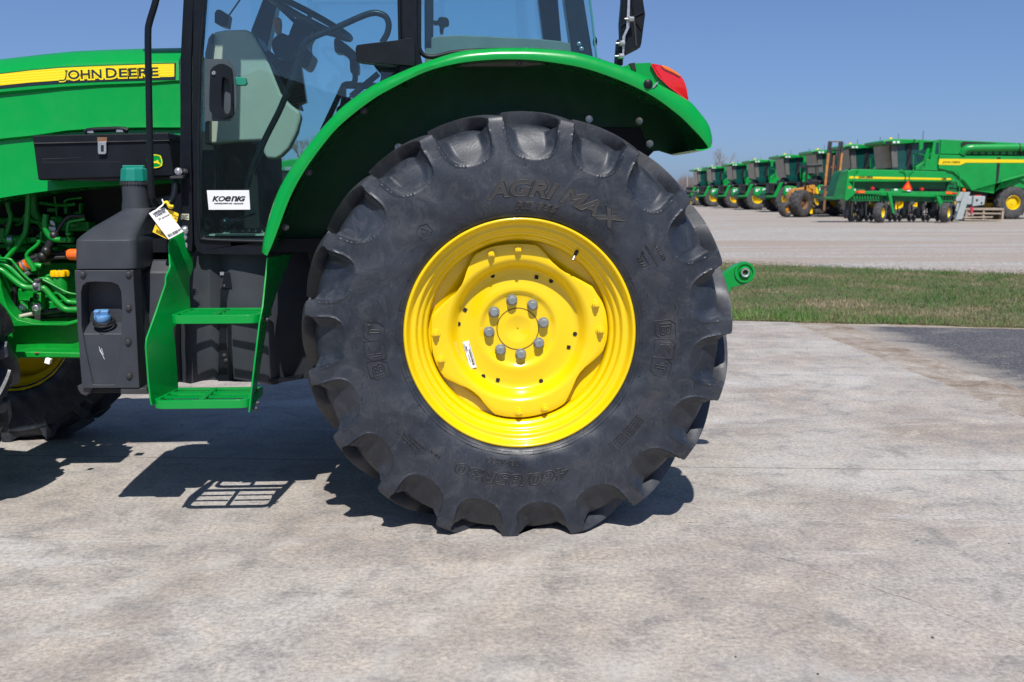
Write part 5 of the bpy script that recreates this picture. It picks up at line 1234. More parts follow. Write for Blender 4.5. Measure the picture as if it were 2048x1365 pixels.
# hoses
etube([(860, 318), (720, 318), (650, 360), (590, 450), (545, 520)], .009, 4.27, 'hose', RUBBER)
etube([(545, 510), (500, 600), (460, 690), (400, 760), (350, 800), (300, 790)], .016, 4.27, 'hose', RUBBER)
etube([(860, 690), (700, 695), (560, 700), (450, 715), (330, 745), (200, 800), (80, 880)], .013, 4.32, 'hose', RUBBER)
etube([(860, 725), (700, 730), (560, 740), (450, 765), (350, 790), (260, 810), (150, 860)], .009, 4.30, 'hose', RUBBER)
for p in ((545, 515), (468, 670), (430, 725)): MB().ball(W(*ZE(p)[0], 4.265), .021, 12).build('hose_boot', RUBBER, EB)
etube([(165, 1010), (148, 1080), (145, 1180), (128, 1310)], .013, 4.28, 'hose', RUBBER)
etube([(170, 1345), (300, 1310), (480, 1285), (640, 1262), (820, 1250)], .013, 4.26, 'hose', RUBBER); etube([(200, 1370), (400, 1330), (600, 1310), (820, 1300)], .016, 4.30, 'hose', RUBBER)
etube([(160, 1345), (230, 1325), (330, 1305)], .0085, 4.245, 'hose_sleeve', simple('pale_sleeve', (.45, .42, .34), .6))
# orange clip with white band
MB().cyl(W(*ZE((232, 830))[0], 4.22), W(*ZE((288, 800))[0], 4.22), .024, n=20).build('hose_clip', ORANGE, EB); MB().cyl(W(*ZE((248, 822))[0], 4.22), W(*ZE((270, 808))[0], 4.22), .0255, n=20).build('clip_band', STEEL, EB)
MB().cyl(W(*ZE((250, 905))[0], 4.22), W(*ZE((300, 875))[0], 4.22), .012, n=14).build('hose_ferrule', STEEL, EB)
c = W(*ZE((738, 705))[0], 3.95); MB().lathe([(.0, -.02), (.018, -.02), (.022, -.01), (.022, .02)], c, (1, 0, 0), n=20).build('side_reflector', ORANGE, EB)
# oil cap
c = W(*ZE((604, 880))[0], 4.24); mb = MB(); rg = []
for h, rr_ in ((-.018, .036), (-.006, .038), (.004, .036), (.007, .028)):
    rg.append([c + Vector((math.cos(a) * rr_ * (1 + .07 * math.cos(8 * a)), math.sin(a) * rr_ * (1 + .07 * math.cos(8 * a)), h)) for a in (2 * math.pi * k / 64 for k in range(64))])
mb.loft(rg).build('oil_cap', simple('oil_cap_yellow', (.85, .48, .0), .35), EB, smooth=40)
MB().torus(c + Vector((0, -.004, .0075)), (0, 0, 1), .012, .0014, 24, 6).build('cap_mark', INK, EB)
MB().cyl(c + Vector((0, 0, -.09)), c + Vector((0, 0, -.015)), .030, n=20).build('filler_tube', GREEN2, EB)
c2 = W(*ZE((500, 950))[0], 4.26); MB().torus(c2, (0, 1, 0), .014, .006, 24, 8).build('lifting_eye', GREEN2, EB)
# clamp and bolts
random.seed(21)
for k in range(9):
    x0_, y0_ = random.uniform(0, 620), random.uniform(300, 640); P_ = [(x0_, y0_, random.uniform(-.02, .02))]
    for q_ in range(3): P_.append((P_[-1][0] + random.uniform(30, 130), P_[-1][1] + random.uniform(-60, 70), random.uniform(-.03, .03)))
    etube(P_, random.choice((.005, .007, .010)), 4.42, 'pipe', GREEN2 if k % 3 else RUBBER)
for k in range(14):
    x0_, y0_ = random.uniform(0, 680), random.uniform(280, 1000); w_, h_ = random.uniform(25, 70), random.uniform(20, 55)
    eb(x0_, y0_, x0_ + w_, y0_ + h_, 4.40 + random.uniform(-.03, .03), 4.48, 'engine_fitting', GREEN2 if k % 4 else DSTEEL, .005)
for k in range(10): MB().bolt(W(*ZE((random.uniform(20, 700), random.uniform(500, 1250)))[0], 4.37), .008, .007).build('bolt', GREEN2 if k % 2 else STEEL, EB)
eb(330, 990, 405, 1072, 4.17, 4.19, 'pipe_clamp', STEEL, .002); eb(335, 950, 402, 990, 4.165, 4.20, 'pipe_clamp', DSTEEL, .006)
eb(345, 1250, 408, 1310, 4.24, 4.26, 'hose_clamp', STEEL, .002); eb(345, 1310, 408, 1380, 4.235, 4.26, 'hose_clamp', DSTEEL, .002)
for x, y, Y, r in ((355, 1015, 4.168, .009), (373, 1242, 4.24, .015), (220, 1245, 4.30, .013), (105, 1140, 4.34, .018)): MB().bolt(W(*ZE((x, y))[0], Y), r, r * .8).build('bolt', STEEL, EB)
MB().torus(W(*ZE((372, 1130))[0], 4.27), (0, 1, 0), .008, .003, 20, 6).build('clamp_hole', DARK, EB)
MB().prism(ZE((490, 425), (560, 425), (562, 470), (492, 465)), 4.36, 4.37).build('data_plate', STEEL, EB); MB().prism(ZE((505, 365), (530, 362), (556, 395), (555, 418), (510, 400)), 4.36, 4.37).build('data_plate', STEEL, EB)
MB().box(W(*ZF((412, 692))[0], 4.0), (.02, .02, .02), Matrix.Rotation(.3, 3, 'Y')).build('plug', PAPER, EB)
# green front frame casting
fr = crom([(x, y, 0) for x, y in ZF((-300, -400), (-40, -150), (10, 60), (40, 180), (80, 260), (140, 325), (200, 360), (300, 372), (420, 375), (540, 372), (600, 355), (660, 335))], 3)
FRM = MB().prism([(v.x, v.y) for v in fr] + list(ZF((700, 335), (700, 670), (130, 670), (60, 590), (-300, 560))), 4.20, 4.30).build('front_frame', GREEN2, T, bevel=.008, seg=3)
MB().prism(ZF((40, 400), (60, 385), (150, 340), (300, 375), (540, 372), (660, 340), (700, 335), (700, 358), (560, 395), (300, 392), (120, 400)), 4.14, 4.22).build('frame_lip', GREEN2, FRM, bevel=.006)
MB().prism(ZF((110, 618), (250, 612), (700, 622), (700, 668), (140, 666)), 4.10, 4.24).build('frame_foot', GREEN2, FRM, bevel=.006)
MB().ball(W(*ZF((312, 624))[0], 4.098), .006, 10, (1.6, 1, .6)).build('rust_spot', RUST, FRM)

# ================================================================= TAGS
# white and yellow paper tags tied to the grab rail
zt = Z(290, 380, 9.309)
def tagobj(name, pts, Y, mat, label, group=None):
    root = empty(name, W(*pts[0], Y)); tag(root, label, 'tag'); a = [W(x, y, Y) for x, y in pts]
    MB().prism3(a, (0, .0008, 0)).build('card', mat, root, smooth=0); return root, a
YTG = 3.585
r1, a = tagobj('paper_tag', zt((72, 440), (165, 385), (365, 330), (715, 775), (440, 925)), YTG, PAPER, 'white paper tag with handwriting tied to the bottom of the grab rail')
MB().tube(crom([W(*zt((150, 430))[0], YTG - .002), W(*zt((250, 345))[0], YTG - .010), W(*zt((340, 265))[0], YTG - .012), W(*zt((315, 180))[0], YTG - .006)], 4), .0042, 8, .3).build('tie', PAPER, r1)
mb = MB()
def wr(s_, p, ang, size, Y):
    vs, fs = text_raw(s_, .0, .15, ext=.01); o = W(*zt(p)[0], Y); ca, sa = math.cos(R(ang)), math.sin(R(ang))
    mb.add([o + Vector(((v.x * ca - v.y * sa) * size, -.0004 if v.z > 0 else .0002, (v.x * sa + v.y * ca) * size)) for v in vs], fs)
wr('WE ISUZU USA', (150, 470), 26, .0105, YTG - .0006); wr('Rotate 85', (195, 520), 26, .0105, YTG - .0006); wr('30 sprayer', (255, 575), 26, .0105, YTG - .0006)
mb.build('handwriting', INK, r1, smooth=0); mb = MB()
for k in range(4): wr('READ ALL TAGS BEFORE MOVING THIS UNIT'[:34 - k * 5], (418 + k * 8, 850 + k * 13), 26, .0036, YTG - .0006)
mb.build('small_print', INK, r1, smooth=0)
r2, a = tagobj('paper_tag', zt((430, 365), (610, 435), (628, 460), (600, 580), (420, 925), (140, 785), (205, 615)), YTG + .010, YPAPER, 'yellow paper tag behind the white one on the grab rail')
MB().tube(crom([W(*zt(p)[0], YTG + .0) for p in ((350, 240), (410, 225), (455, 290), (520, 300), (500, 345), (440, 330), (400, 240))], 4), .0055, 8, .35).build('tie', YPAPER, r2)
mb = MB()
wr('CAUTION', (500, 470), -28, .008, YTG + .0094); wr('HANDLE', (540, 530), -28, .006, YTG + .0094)
mb.build('tag_heading', INK, r2, smooth=0); mb = MB()
for k in range(5): wr('DO NOT REMOVE THIS TAG', (212 - k * 3, 742 + k * 13), -28, .0036, YTG + .0094)
mb.build('small_print', INK, r2, smooth=0)

# ================================================================= BACKGROUND: frame of the camera's heading
FH = Vector((SY, CY, 0)); RH = Vector((CY, -SY, 0)); UZ = Vector((0, 0, 1))
def BG(px, d, z=0.0): return Vector((0, 0, 0)) + RH * ((px - 1024) / FPX * d * CP + 0) + FH * d + UZ * z if False else FH * d + RH * ((px - 1024) / FPX * d) + UZ * z
class LB(MB):
    """builder in local metres: x right, y away, z up, from an origin on the ground"""
    O = Vector()
    def L(s, x, y, z): return LB.O + RH * x + FH * y + UZ * z
    def pr(s, pts, y0, y1): a = [s.L(x, y0, z) for x, z in pts]; return s.prism3(a, FH * (y1 - y0))
    def bx(s, x0, x1, y0, y1, z0, z1): return s.pr([(x0, z0), (x1, z0), (x1, z1), (x0, z1)], y0, y1)
    def tb(s, pts, r, n=8): return s.tube([s.L(*p) for p in pts], r, n)
GFAR = simple('green_far', (0.0, 0.26, 0.042), 0.34, var=0.12, vs=1.2, dust=0.06)
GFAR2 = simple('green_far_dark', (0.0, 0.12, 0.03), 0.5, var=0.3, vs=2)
BFAR = simple('black_far', (0.010, 0.012, 0.014), 0.5, var=0.3, vs=2)
YFAR = simple('yellow_far_stripe', (0.75, 0.56, 0.0), 0.4, var=0.05)
def wheel(parent, x, y, z, r, w, rim, name='wheel', nl=20, lug=True, mat=None, tm=None, dish=.06):
    """axle along local y; near face at y"""
    e = empty(name, LB().L(x, y, z), parent); c = LB().L(x, y, z); s = .04 * r
    p = [(rim * .98, .03), (rim, 0), (rim * 1.15, -.03), (r * .80, -.05), (r * .93, -.02), (r - s, .02), (r - .3 * s, w * .3), (r, w * .5), (r - .3 * s, w * .7), (r - s, w - .02), (r * .85, w), (rim, w)]
    mb = MB().lathe(p, c, FH, 40)
    if lug:
        for k in range(nl):
            for sd in (0, 1):
                a = 2 * math.pi * (k + sd * .5) / nl; st = 1 if sd == 0 else -1
                def q(aa, rr, yy): return c + RH * (rr * math.sin(aa)) + UZ * (rr * math.cos(aa)) + FH * yy
                y0, y1 = (-.01, w * .55) if sd == 0 else (w + .01, w * .45); da = .05; sh = -.26
                mb.add([q(a - da, r * .86, y0), q(a + da, r * .86, y0), q(a + da, r * 1.02, y0 + .02 * st), q(a - da, r * 1.02, y0 + .02 * st), q(a - da + sh, r * .98, y1), q(a + da + sh, r * .98, y1), q(a + da + sh, r * 1.035, y1), q(a - da + sh, r * 1.035, y1)],
                       [(0, 1, 2, 3), (4, 7, 6, 5), (0, 4, 5, 1), (3, 2, 6, 7), (1, 5, 6, 2), (0, 3, 7, 4)])
    mb.build('tyre', tm or FARTY, e, smooth=35)
    MB().lathe([(rim, .01), (rim * .95, .0), (rim * .86, .05), (rim * .84, w * .35), (rim * .55, w * .35 - dish), (rim * .3, w * .35 - dish), (rim * .28, w * .2), (0, w * .2)], c, FH, 32).build('rim', mat or FARY, e, smooth=35)
    return e
def combine(px, d, label):
    LB.O = BG(px, d); T2 = empty('combine_harvester', LB.O); tag(T2, label, 'combine', 'green combine harvesters parked in a row')
    zc = lambda *p: [((x - 665) / 201.5, (938 - y) / 201.5) for x, y in p]
    W3 = 3.1
    LB().pr(zc((1130, 310), (2420, 335), (2420, 700), (2250, 700), (2150, 640), (2048, 600), (1930, 552), (1780, 582), (1700, 605), (1690, 690), (1470, 660), (1420, 620), (1370, 560), (1280, 480), (1130, 445)), 0, .10).build('side_panel', GFAR, T2, bevel=.03)
    LB().pr(zc((1130, 310), (2420, 335), (2420, 640), (1700, 640), (1470, 650), (1130, 560)), .10, W3).build('body', GFAR, T2, bevel=.03)
    SP_ = LB().pr(zc((1130, 350), (2420, 362), (2420, 388), (1390, 388), (1340, 412), (1125, 408)), -.012, 0).build('side_stripe', YFAR, T2)
    vs, fs = text_raw('JOHN DEERE', .02, .2, ext=.01); w_ = max(v.x for v in vs)
    m = LB(); m.add([m.L((1165 - 665) / 201.5 + v.x / w_ * .86, -.018 if v.z > 0 else -.010, (938 - 392) / 201.5 + v.y * .13) for v in vs], fs); m.build('stripe_lettering', INK, SP_)
    LB().pr(zc((1700, 335), (1735, 335), (1728, 560), (1712, 600), (1705, 600)), -.008, 0).build('panel_gap', BFAR, T2)
    LB().pr(zc((1370, 540), (1470, 640), (1690, 668), (1760, 560), (2048, 480), (2048, 500), (1900, 548), (1780, 578), (1700, 602), (1690, 690), (1470, 660)), -.05, 0).build('panel_fold', GFAR, T2, bevel=.02)
    LB().pr(zc((1140, 160), (1900, 195), (1900, 312), (1140, 306)), .05, W3 - .05).build('grain_tank', GFAR, T2, bevel=.04)
    LB().pr(zc((1335, 200), (1360, 182), (1680, 195), (1690, 232), (1420, 240), (1345, 260)), .03, .05).build('tank_recess', BFAR, T2)
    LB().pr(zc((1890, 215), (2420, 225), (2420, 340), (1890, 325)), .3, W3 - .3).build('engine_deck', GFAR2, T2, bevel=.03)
    m = LB(); m.tb([(3.45, .10, 3.15), (3.5, .04, 3.32), (3.65, -.02, 3.42), (3.9, -.04, 3.44), (8.4, -.04, 3.50)], .19, 16); m.build('unloading_auger', GFAR, T2)
    for x in (6.1,): m = LB(); m.tb([(x, -.04, 3.46), (x + .05, -.04, 3.46)], .21, 16); m.build('auger_band', BFAR, T2)
    m = LB(); 
    for k in range(10): m.bx(3.9 + k * .34, 3.96 + k * .34, .0, .1, 3.1, 3.26)
    m.build('tank_hinge', BFAR, T2)
    # cab
    CBy0, CBy1 = .45, 2.65
    CB = LB().pr(zc((672, 205), (1062, 190), (1062, 440), (1000, 520), (760, 520), (700, 440)), CBy0, CBy1).build('cab', DGLASS, T2, bevel=.02)
    LB().pr(zc((580, 172), (680, 152), (890, 158), (1080, 168), (1080, 190), (890, 196), (668, 212), (585, 205)), CBy0 - .25, CBy1 + .25).build('cab_roof', GFAR, CB, bevel=.05)
    LB().pr(zc((600, 178), (668, 178), (668, 212), (604, 206)), CBy0 - .26, CBy1 + .26).build('light_bar', BFAR, CB)
    m = LB()
    for k in (0.1, .3, 1.0, 1.2, 1.9, 2.1): m.bx(-.34, -.30, CBy0 + k, CBy0 + k + .12, 3.66, 3.76)
    m.build('work_light', WHITE, CB)
    m = LB(); m.bx(.05, .17, CBy0 - .30, CBy0 - .262, 3.68, 3.78); m.bx(.25, .37, CBy0 - .30, CBy0 - .262, 3.68, 3.78); m.build('side_light', WHITE, CB)
    LB().pr(zc((674, 215), (735, 212), (760, 430), (705, 432)), CBy0 - .012, CBy0).build('corner_glass', simple('pillar_brown', (.11, .11, .10), .5), CB)
    m = LB(); m.add([m.L(-.01, CBy0, 3.62), m.L(-.01, CBy1, 3.62), m.L(.16, CBy1, 2.5), m.L(.16, CBy0, 2.5)], [(0, 1, 2, 3)]); m.build('windscreen', LGLASS, CB)
    LB().pr(zc((835, 205), (885, 205), (895, 440), (848, 440)), CBy0 - .03, CBy0).build('cab_post', BFAR, CB)
    LB().pr(zc((1050, 190), (1075, 190), (1040, 440), (990, 440)), CBy0 - .04, CBy0).build('cab_post', GFAR, CB)
    LB().pr(zc((885, 170), (930, 168), (928, 260), (890, 280)), -.45, -.38).build('cab_mirror', GFAR, CB, bevel=.02); m = LB(); m.tb([(.9, -.4, 3.8), (1.15, .3, 3.85)], .03); m.build('mirror_arm', BFAR, CB)
    LB().pr(zc((1075, 172), (1145, 172), (1145, 440), (1040, 440)), .12, .9).build('tank_ladder_panel', GFAR, T2, bevel=.02)
    LB().pr(zc((1100, 190), (1130, 190), (1130, 300), (1095, 300)), .10, .12).build('tank_window', DGLASS, T2)
    LB().pr(zc((910, 430), (1030, 350), (1040, 352), (1130, 445), (1130, 560), (900, 560)), .10, .6).build('battery_cover', GFAR, T2, bevel=.03)
    m = LB(); m.tb([(1.1, .05, 2.3), (1.05, .05, 3.1), (1.15, .05, 3.2), (1.6, .05, 3.1), (1.65, .05, 2.6)], .022); m.tb([(1.3, .05, 2.3), (1.9, .05, 3.2)], .02); m.build('handrail', GFAR, T2)
    LB().pr(zc((690, 500), (1060, 500), (1700, 690), (1700, 760), (1000, 780), (690, 640)), .7, 2.5).build('chassis', BFAR, T2)
    LB().pr([(-.3, 1.95), (.95, 1.95), (.95, 2.05), (-.3, 2.05)], -.1, .7).build('cab_platform', BFAR, T2)
    m = LB(); m.bx(-1.15, -1.05, -.35, .4, 1.25, 1.95); m.bx(-1.15, -.5, -.35, -.28, 1.25, 1.38); m.bx(-1.15, -.5, -.35, -.28, 1.82, 1.95); m.bx(-.58, -.5, -.35, .4, 1.25, 1.95); m.bx(-1.15, -.5, .3, .4, 1.25, 1.95); m.build('ladder_box', BFAR, T2, bevel=.02)
    LB().pr([(-.85, 1.0), (-.62, 1.0), (-.18, 1.98), (-.42, 1.98)], -.40, -.30).build('ladder_rail', GFAR, T2, bevel=.02)
    PBx = LB().pr([(-.12, 1.66), (.0, 1.76), (.82, 1.70), (.86, 1.12), (.0, 1.08), (-.15, 1.2)], -.42, .5).build('side_locker', GFAR, T2, bevel=.05)
    for (x, z, w_, h) in ((.02, 1.38, .16, .22), (.22, 1.52, .12, .1), (.56, 1.50, .24, .12), (.66, 1.32, .16, .14)): m = LB(); m.bx(x, x + w_, -.43, -.42, z, z + h); m.build('label_sticker', WHITE, PBx)
    m = LB(); m.ball(m.L(-.0, -.3, 1.9), .12, 12); m.build('work_light', DSTEEL, T2)
    LB().pr([(-1.3, .95), (-.3, .95), (-.3, 1.12), (-1.3, 1.12)], -.3, 2.6).build('front_beam', GFAR2, T2, bevel=.03)
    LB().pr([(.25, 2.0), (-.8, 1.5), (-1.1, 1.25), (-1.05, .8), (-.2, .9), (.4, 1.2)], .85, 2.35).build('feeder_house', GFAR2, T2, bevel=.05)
    m = LB(); m.tb([(.22, .5, .9), (.22, 2.7, .9)], .16, 12); m.build('axle', BFAR, T2)
    wheel(T2, .22, -.30, .89, .89, .72, .43, 'front_wheel', 18); wheel(T2, .22, 2.75, .89, .89, .72, .43, 'front_wheel', 18)
    wheel(T2, 6.12, .05, .79, .79, .50, .36, 'rear_wheel', 18); wheel(T2, 6.12, 2.5, .79, .79, .50, .36, 'rear_wheel', 18)
    m = LB(); m.tb([(6.12, .3, .85), (6.12, 2.8, .85)], .12, 10); m.bx(5.4, 8.2, .6, 2.5, 1.0, 2.0); m.build('rear_chassis', BFAR, T2)
    m = LB(); m.lathe([(0, .09), (.07, .08), (.09, .0)], m.L(.15, CBy0 + .3, 3.90), UZ, 12); m.build('beacon', YFAR, CB)
    m = LB(); m.tb([(2.05, 1.5, 3.8), (2.05, 1.5, 4.35)], .015, 5); m.tb([(.7, 1.2, 3.9), (.7, 1.2, 4.2)], .012, 5); m.build('antenna', BFAR, CB)
    return T2
proto = combine(1640 + 665 / 5.02, 49.6, 'nearest green combine, its long side with a yellow stripe running off the right edge')
row = [(1692, 54.8, 'combine second nearest in the row, its cab just left of the nearest one'), (1627, 61.5, 'combine whose cab stands directly behind the rusty forklift mast'),
       (1562, 69.0, 'combine just left of the forklift mast, with its yellow front rim showing'), (1503, 79.0, 'middle combine of the row with a yellow panel beside its grain tank'),
       (1459, 88.0, 'third combine from the far end of the row'), (1418, 98.0, 'second combine from the far end of the row'), (1390, 108.0, 'farthest combine at the left end of the row')]
for i, (px, d, lab) in enumerate(row):
    c = copy_tree(proto); c.location = BG(px, d); c['label'] = lab

# ================================================================= SEED DRILL (seen from behind)
dd_ = 43.8; LB.O = BG(1640 + 235 / 5.02, dd_); SD = empty('seed_drill', LB.O)
tag(SD, 'green seed drill with a yellow stripe and orange triangle standing before the nearest combine', 'seed drill')
zd = lambda *p: [((x - 235) / 228.0, (968 - y) / 228.0) for x, y in p]
m = LB(); f0 = zd((235, 480), (270, 445), (1190, 470), (1215, 480), (1262, 510), (1270, 560), (1240, 575), (235, 575)); m.pr(f0, .0, .9); BXD = m.build('seed_box', GFAR, SD, bevel=.05)
LB().pr(zd((165, 470), (235, 455), (235, 580), (225, 740), (110, 750), (20, 740), (10, 725), (95, 720), (150, 500)), -.05, 1.0).build('box_end', GFAR2, SD, bevel=.02)
LB().pr(zd((225, 470), (265, 455), (235, 560), (300, 640), (300, 700), (230, 760), (205, 745), (215, 600)), -.10, .1).build('end_plate', GFAR, SD, bevel=.02)
LB().pr(zd((235, 518), (1258, 538), (1258, 556), (235, 540)), -.015, 0).build('box_stripe', YFAR, SD)
for s_, x0, x1, y in (('JOHN DEERE', 342, 480, 536), ('1590', 1158, 1210, 553)):
    vs, fs = text_raw(s_, .02, 0, ext=.01); w_ = max(v.x for v in vs); m = LB(); a, b = zd((x0, y), (x1, y)); m.add([m.L(a[0] + v.x / w_ * (b[0] - a[0]), -.03 if v.z > 0 else -.02, a[1] + v.y * .12) for v in vs], fs); m.build('box_lettering', YFAR if 0 else INK, BXD)
LB().pr(zd((245, 440), (1185, 462), (1185, 468), (245, 447)), .02, .3).build('lid_edge', BFAR, BXD)
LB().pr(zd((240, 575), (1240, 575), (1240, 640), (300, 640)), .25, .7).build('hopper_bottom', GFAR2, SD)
LB().pr(zd((300, 660), (1335, 672), (1335, 712), (300, 690)), -.08, .05).build('rear_beam', GFAR, SD, bevel=.02)
LB().pr(zd((565, 672), (1115, 690), (1115, 724), (565, 708)), -.12, -.08).build('rear_beam', GFAR, SD, bevel=.02)
m = LB()
for k in range(38):
    x = .3 + k * .117; m.bx(x, x + .05, .0, .05, 1.02, 1.22)
m.build('spring_row', GFAR, SD)
LB().pr(zd((240, 700), (1300, 720), (1300, 770), (240, 760)), .06, .3).build('tool_frame', GFAR2, SD)
def leg(a, b, c_, d_): return LB().pr(zd(a, b, c_, d_), -.35, -.22).build('wheel_arm', GFAR, SD, bevel=.02)
leg((605, 675), (645, 680), (690, 885), (672, 885)); leg((1085, 700), (1135, 722), (1215, 890), (1160, 890))
LB().pr(zd((1165, 868), (1212, 872), (1215, 895), (1150, 890)), -.38, -.2).build('hub_bracket', GFAR, SD)
TR = LB().pr(zd((820, 560), (862, 640), (856, 654), (775, 652), (768, 636)), -.17, -.15).build('warning_triangle', simple('triangle_red', (.70, .02, .01), .4), SD)
LB().pr(zd((821, 578), (846, 640), (788, 638)), -.176, -.17).build('triangle_centre', simple('triangle_orange', (.9, .15, .0), .4), TR)
LB().pr(zd((340, 656), (402, 658), (402, 684), (340, 682)), -.11, -.08).build('reflector', ORANGE, SD); LB().pr(zd((1205, 667), (1268, 670), (1268, 695), (1205, 692)), -.11, -.08).build('reflector', ORANGE, SD)
LB().pr(zd((310, 664), (338, 664), (338, 682), (310, 680)), -.11, -.08).build('red_reflector', REDL, SD); LB().pr(zd((1270, 678), (1315, 680), (1315, 692), (1270, 692)), -.11, -.08).build('red_reflector', REDL, SD)
for x, y, mt in ((250, 630, ORANGE), (1388, 655, ORANGE), (482, 637, REDL), (972, 645, REDL)):
    a = zd((x, y))[0]; m = LB(); m.lathe([(0, -.05), (.06, -.04), (.075, 0), (.075, .05)], m.L(a[0], -.06, a[1]), FH, 16); m.build('lamp', mt, SD)
m = LB()
for pts in (((335, 450), (305, 480), (290, 560), (290, 660)), ((740, 452), (790, 470), (803, 500), (803, 560)), ((880, 455), (845, 490), (838, 560)), ((1210, 462), (1290, 460), (1325, 490), (1345, 560), (1340, 690)), ((1260, 520), (1300, 530), (1300, 560), (1260, 560)), ((1262, 570), (1340, 572))):
    m.tb([(a, -.06, b) for a, b in zd(*pts)], .02, 6)
m.build('rail_tube', GFAR, SD)
LB().pr(zd((1245, 560), (1340, 565), (1345, 700), (1300, 775), (1200, 775), (1240, 640)), .15, .8).build('box_end', GFAR2, SD, bevel=.02)
for k in range(15):
    x = .10 + k * .31
    if 1.35 < x < 1.8: x += .2
    zz = .36; m = LB(); c = m.L(x, .35 + (k % 2) * .5, zz); axd = (FH * .25 + RH).normalized()
    m.lathe([(0, -.02), (.20, -.012), (.225, 0), (.20, .012), (0, .02)], c, axd, 20); m.build('disc', DSTEEL, SD)
    m = LB(); m.tb([(x + .02, .2 + (k % 2) * .5, 1.0), (x + .05, .25 + (k % 2) * .5, .62), (x + .12, .3 + (k % 2) * .5, .3)], .05, 6); m.tb([(x + .2, .15 + (k % 2) * .5, .9), (x + .15, .0 + (k % 2) * .4, .25)], .03, 6); m.build('opener_arm', BFAR, SD)
    m = LB(); m.lathe([(0, -.03), (.13, -.03), (.15, 0), (.13, .03), (0, .03)], m.L(x + .17, -.05 + (k % 2) * .3, .17), axd, 16); m.build('press_wheel', BFAR, SD)
for pxz, r in ((598, .42), (1245, .42)):
    a = zd((pxz - 50, 870)); rt = R(58); 
    e = wheel(SD, a[0][0] + .05, -.5, .42, .42, .30, .22, 'transport_wheel', lug=False)
    e.rotation_euler = (0, 0, rt - R(8)); 
LB().bx(.45, .75, .0, .3, .0, .3)
for x in (.65, 1.0): wheel(SD, x, .9, .30, .30, .22, .15, 'gauge_wheel', lug=False).rotation_euler = (0, 0, R(55))

# ================================================================= FORKLIFT
df = 54.0; LB.O = BG(1540 + 500 / 7.58, df); FK = empty('forklift', LB.O); tag(FK, 'old ochre rough terrain forklift with a tall rusty mast left of the seed drill', 'forklift')
zf_ = lambda *p: [((x - 500) / 279.5, (1228 - y) / 279.5) for x, y in p]
fe = wheel(FK, *[(410 - 500) / 279.5, -.2, .71], .71, .55, .32, 'front_wheel', 14, True, RUST); fe.rotation_euler = (0, 0, R(40)); fe.location += RH * .2
for ch in fe.children:
    if ch.name.startswith('rim'): pass
re_ = wheel(FK, (215 - 500) / 279.5, -.3, .40, .40, .34, .19, 'rear_wheel', lug=False); re_.rotation_euler = (0, 0, R(30))
for ch in re_.children:
    if ch.name.startswith('rim'): ch.data = ch.data.copy(); ch.data.materials[0] = OCHRE
e = wheel(FK, (690 - 500) / 279.5, 1.2, .42, .42, .5, .3, 'front_wheel', lug=True, nl=12); e.rotation_euler = (0, 0, R(40))
LB().pr(zf_((345, 830), (400, 800), (480, 800), (560, 760), (640, 790), (680, 880), (640, 900), (640, 1060), (560, 1100), (350, 1050), (300, 1000), (300, 900)), .45, 1.3).build('body', OCHRE, FK, bevel=.03)
LB().pr(zf_((300, 900), (345, 880), (370, 820), (400, 800), (380, 900), (350, 1050), (300, 1060)), .2, .5).build('rear_cover', OCHRE, FK, bevel=.02)
LB().pr(zf_((540, 760), (620, 755), (650, 800), (640, 880), (600, 890), (600, 820), (540, 800)), .0, .2).build('fender', OCHRE, FK, bevel=.02)
LB().pr(zf_((655, 790), (690, 880), (660, 890), (640, 870), (640, 790)), -.05, .3).build('bonnet_edge', FARY, FK)
LB().pr(zf_((600, 690), (690, 680), (720, 700), (700, 770), (620, 790), (590, 740)), .3, .7).build('seat', BFAR, FK, bevel=.03)
m = LB(); m.tb([(.07, .4, 1.45), (.1, .4, 2.6), (.13, .4, 2.72), (.9, .4, 2.78)], .06, 8); m.tb([(.66, .45, 1.6), (.58, .45, 2.75)], .03, 6); m.tb([(.07, 1.3, 1.45), (.13, 1.3, 2.72), (.9, 1.3, 2.78)], .05, 8); m.build('roll_bar', BFAR, FK)
LB().pr(zf_((490, 460), (750, 450), (750, 485), (490, 495)), .35, 1.4).build('canopy', BFAR, FK)
def ms(x0, x1, y0, y1, xs0, xs1, d0, d1, mat, name): LB().pr(zf_((x0, y0), (x1, y0), (xs1, y1), (xs0, y1)), d0, d1).build(name, mat, FK, bevel=.006)
ms(785, 815, 120, 290, 770, 800, -.25, -.1, DSTEEL, 'mast_rail'); ms(970, 998, 120, 290, 968, 996, -.25, -.1, DSTEEL, 'mast_rail'); ms(818, 835, 122, 740, 795, 812, -.22, -.1, DSTEEL, 'mast_rail'); ms(940, 960, 122, 740, 912, 930, -.22, -.1, DSTEEL, 'mast_rail')
ms(785, 998, 114, 128, 785, 998, -.2, -.1, RUST, 'mast_top'); ms(765, 800, 290, 790, 738, 770, -.3, -.15, simple('mast_ochre', (.42, .19, .05), .7, var=.4, vs=3), 'mast_rail'); ms(970, 998, 290, 620, 945, 975, -.3, -.15, MATS['mast_ochre'], 'mast_rail')
ms(850, 905, 225, 235, 850, 905, -.15, -.1, DSTEEL, 'mast_tie'); ms(868, 895, 320, 720, 850, 880, -.15, -.05, RUST, 'lift_cylinder'); ms(838, 848, 230, 760, 820, 830, -.18, -.1, DSTEEL, 'mast_chain'); ms(905, 915, 230, 760, 885, 895, -.18, -.1, DSTEEL, 'mast_chain'); ms(760, 1000, 475, 510, 750, 990, -.12, -.05, RUST, 'mast_tie')
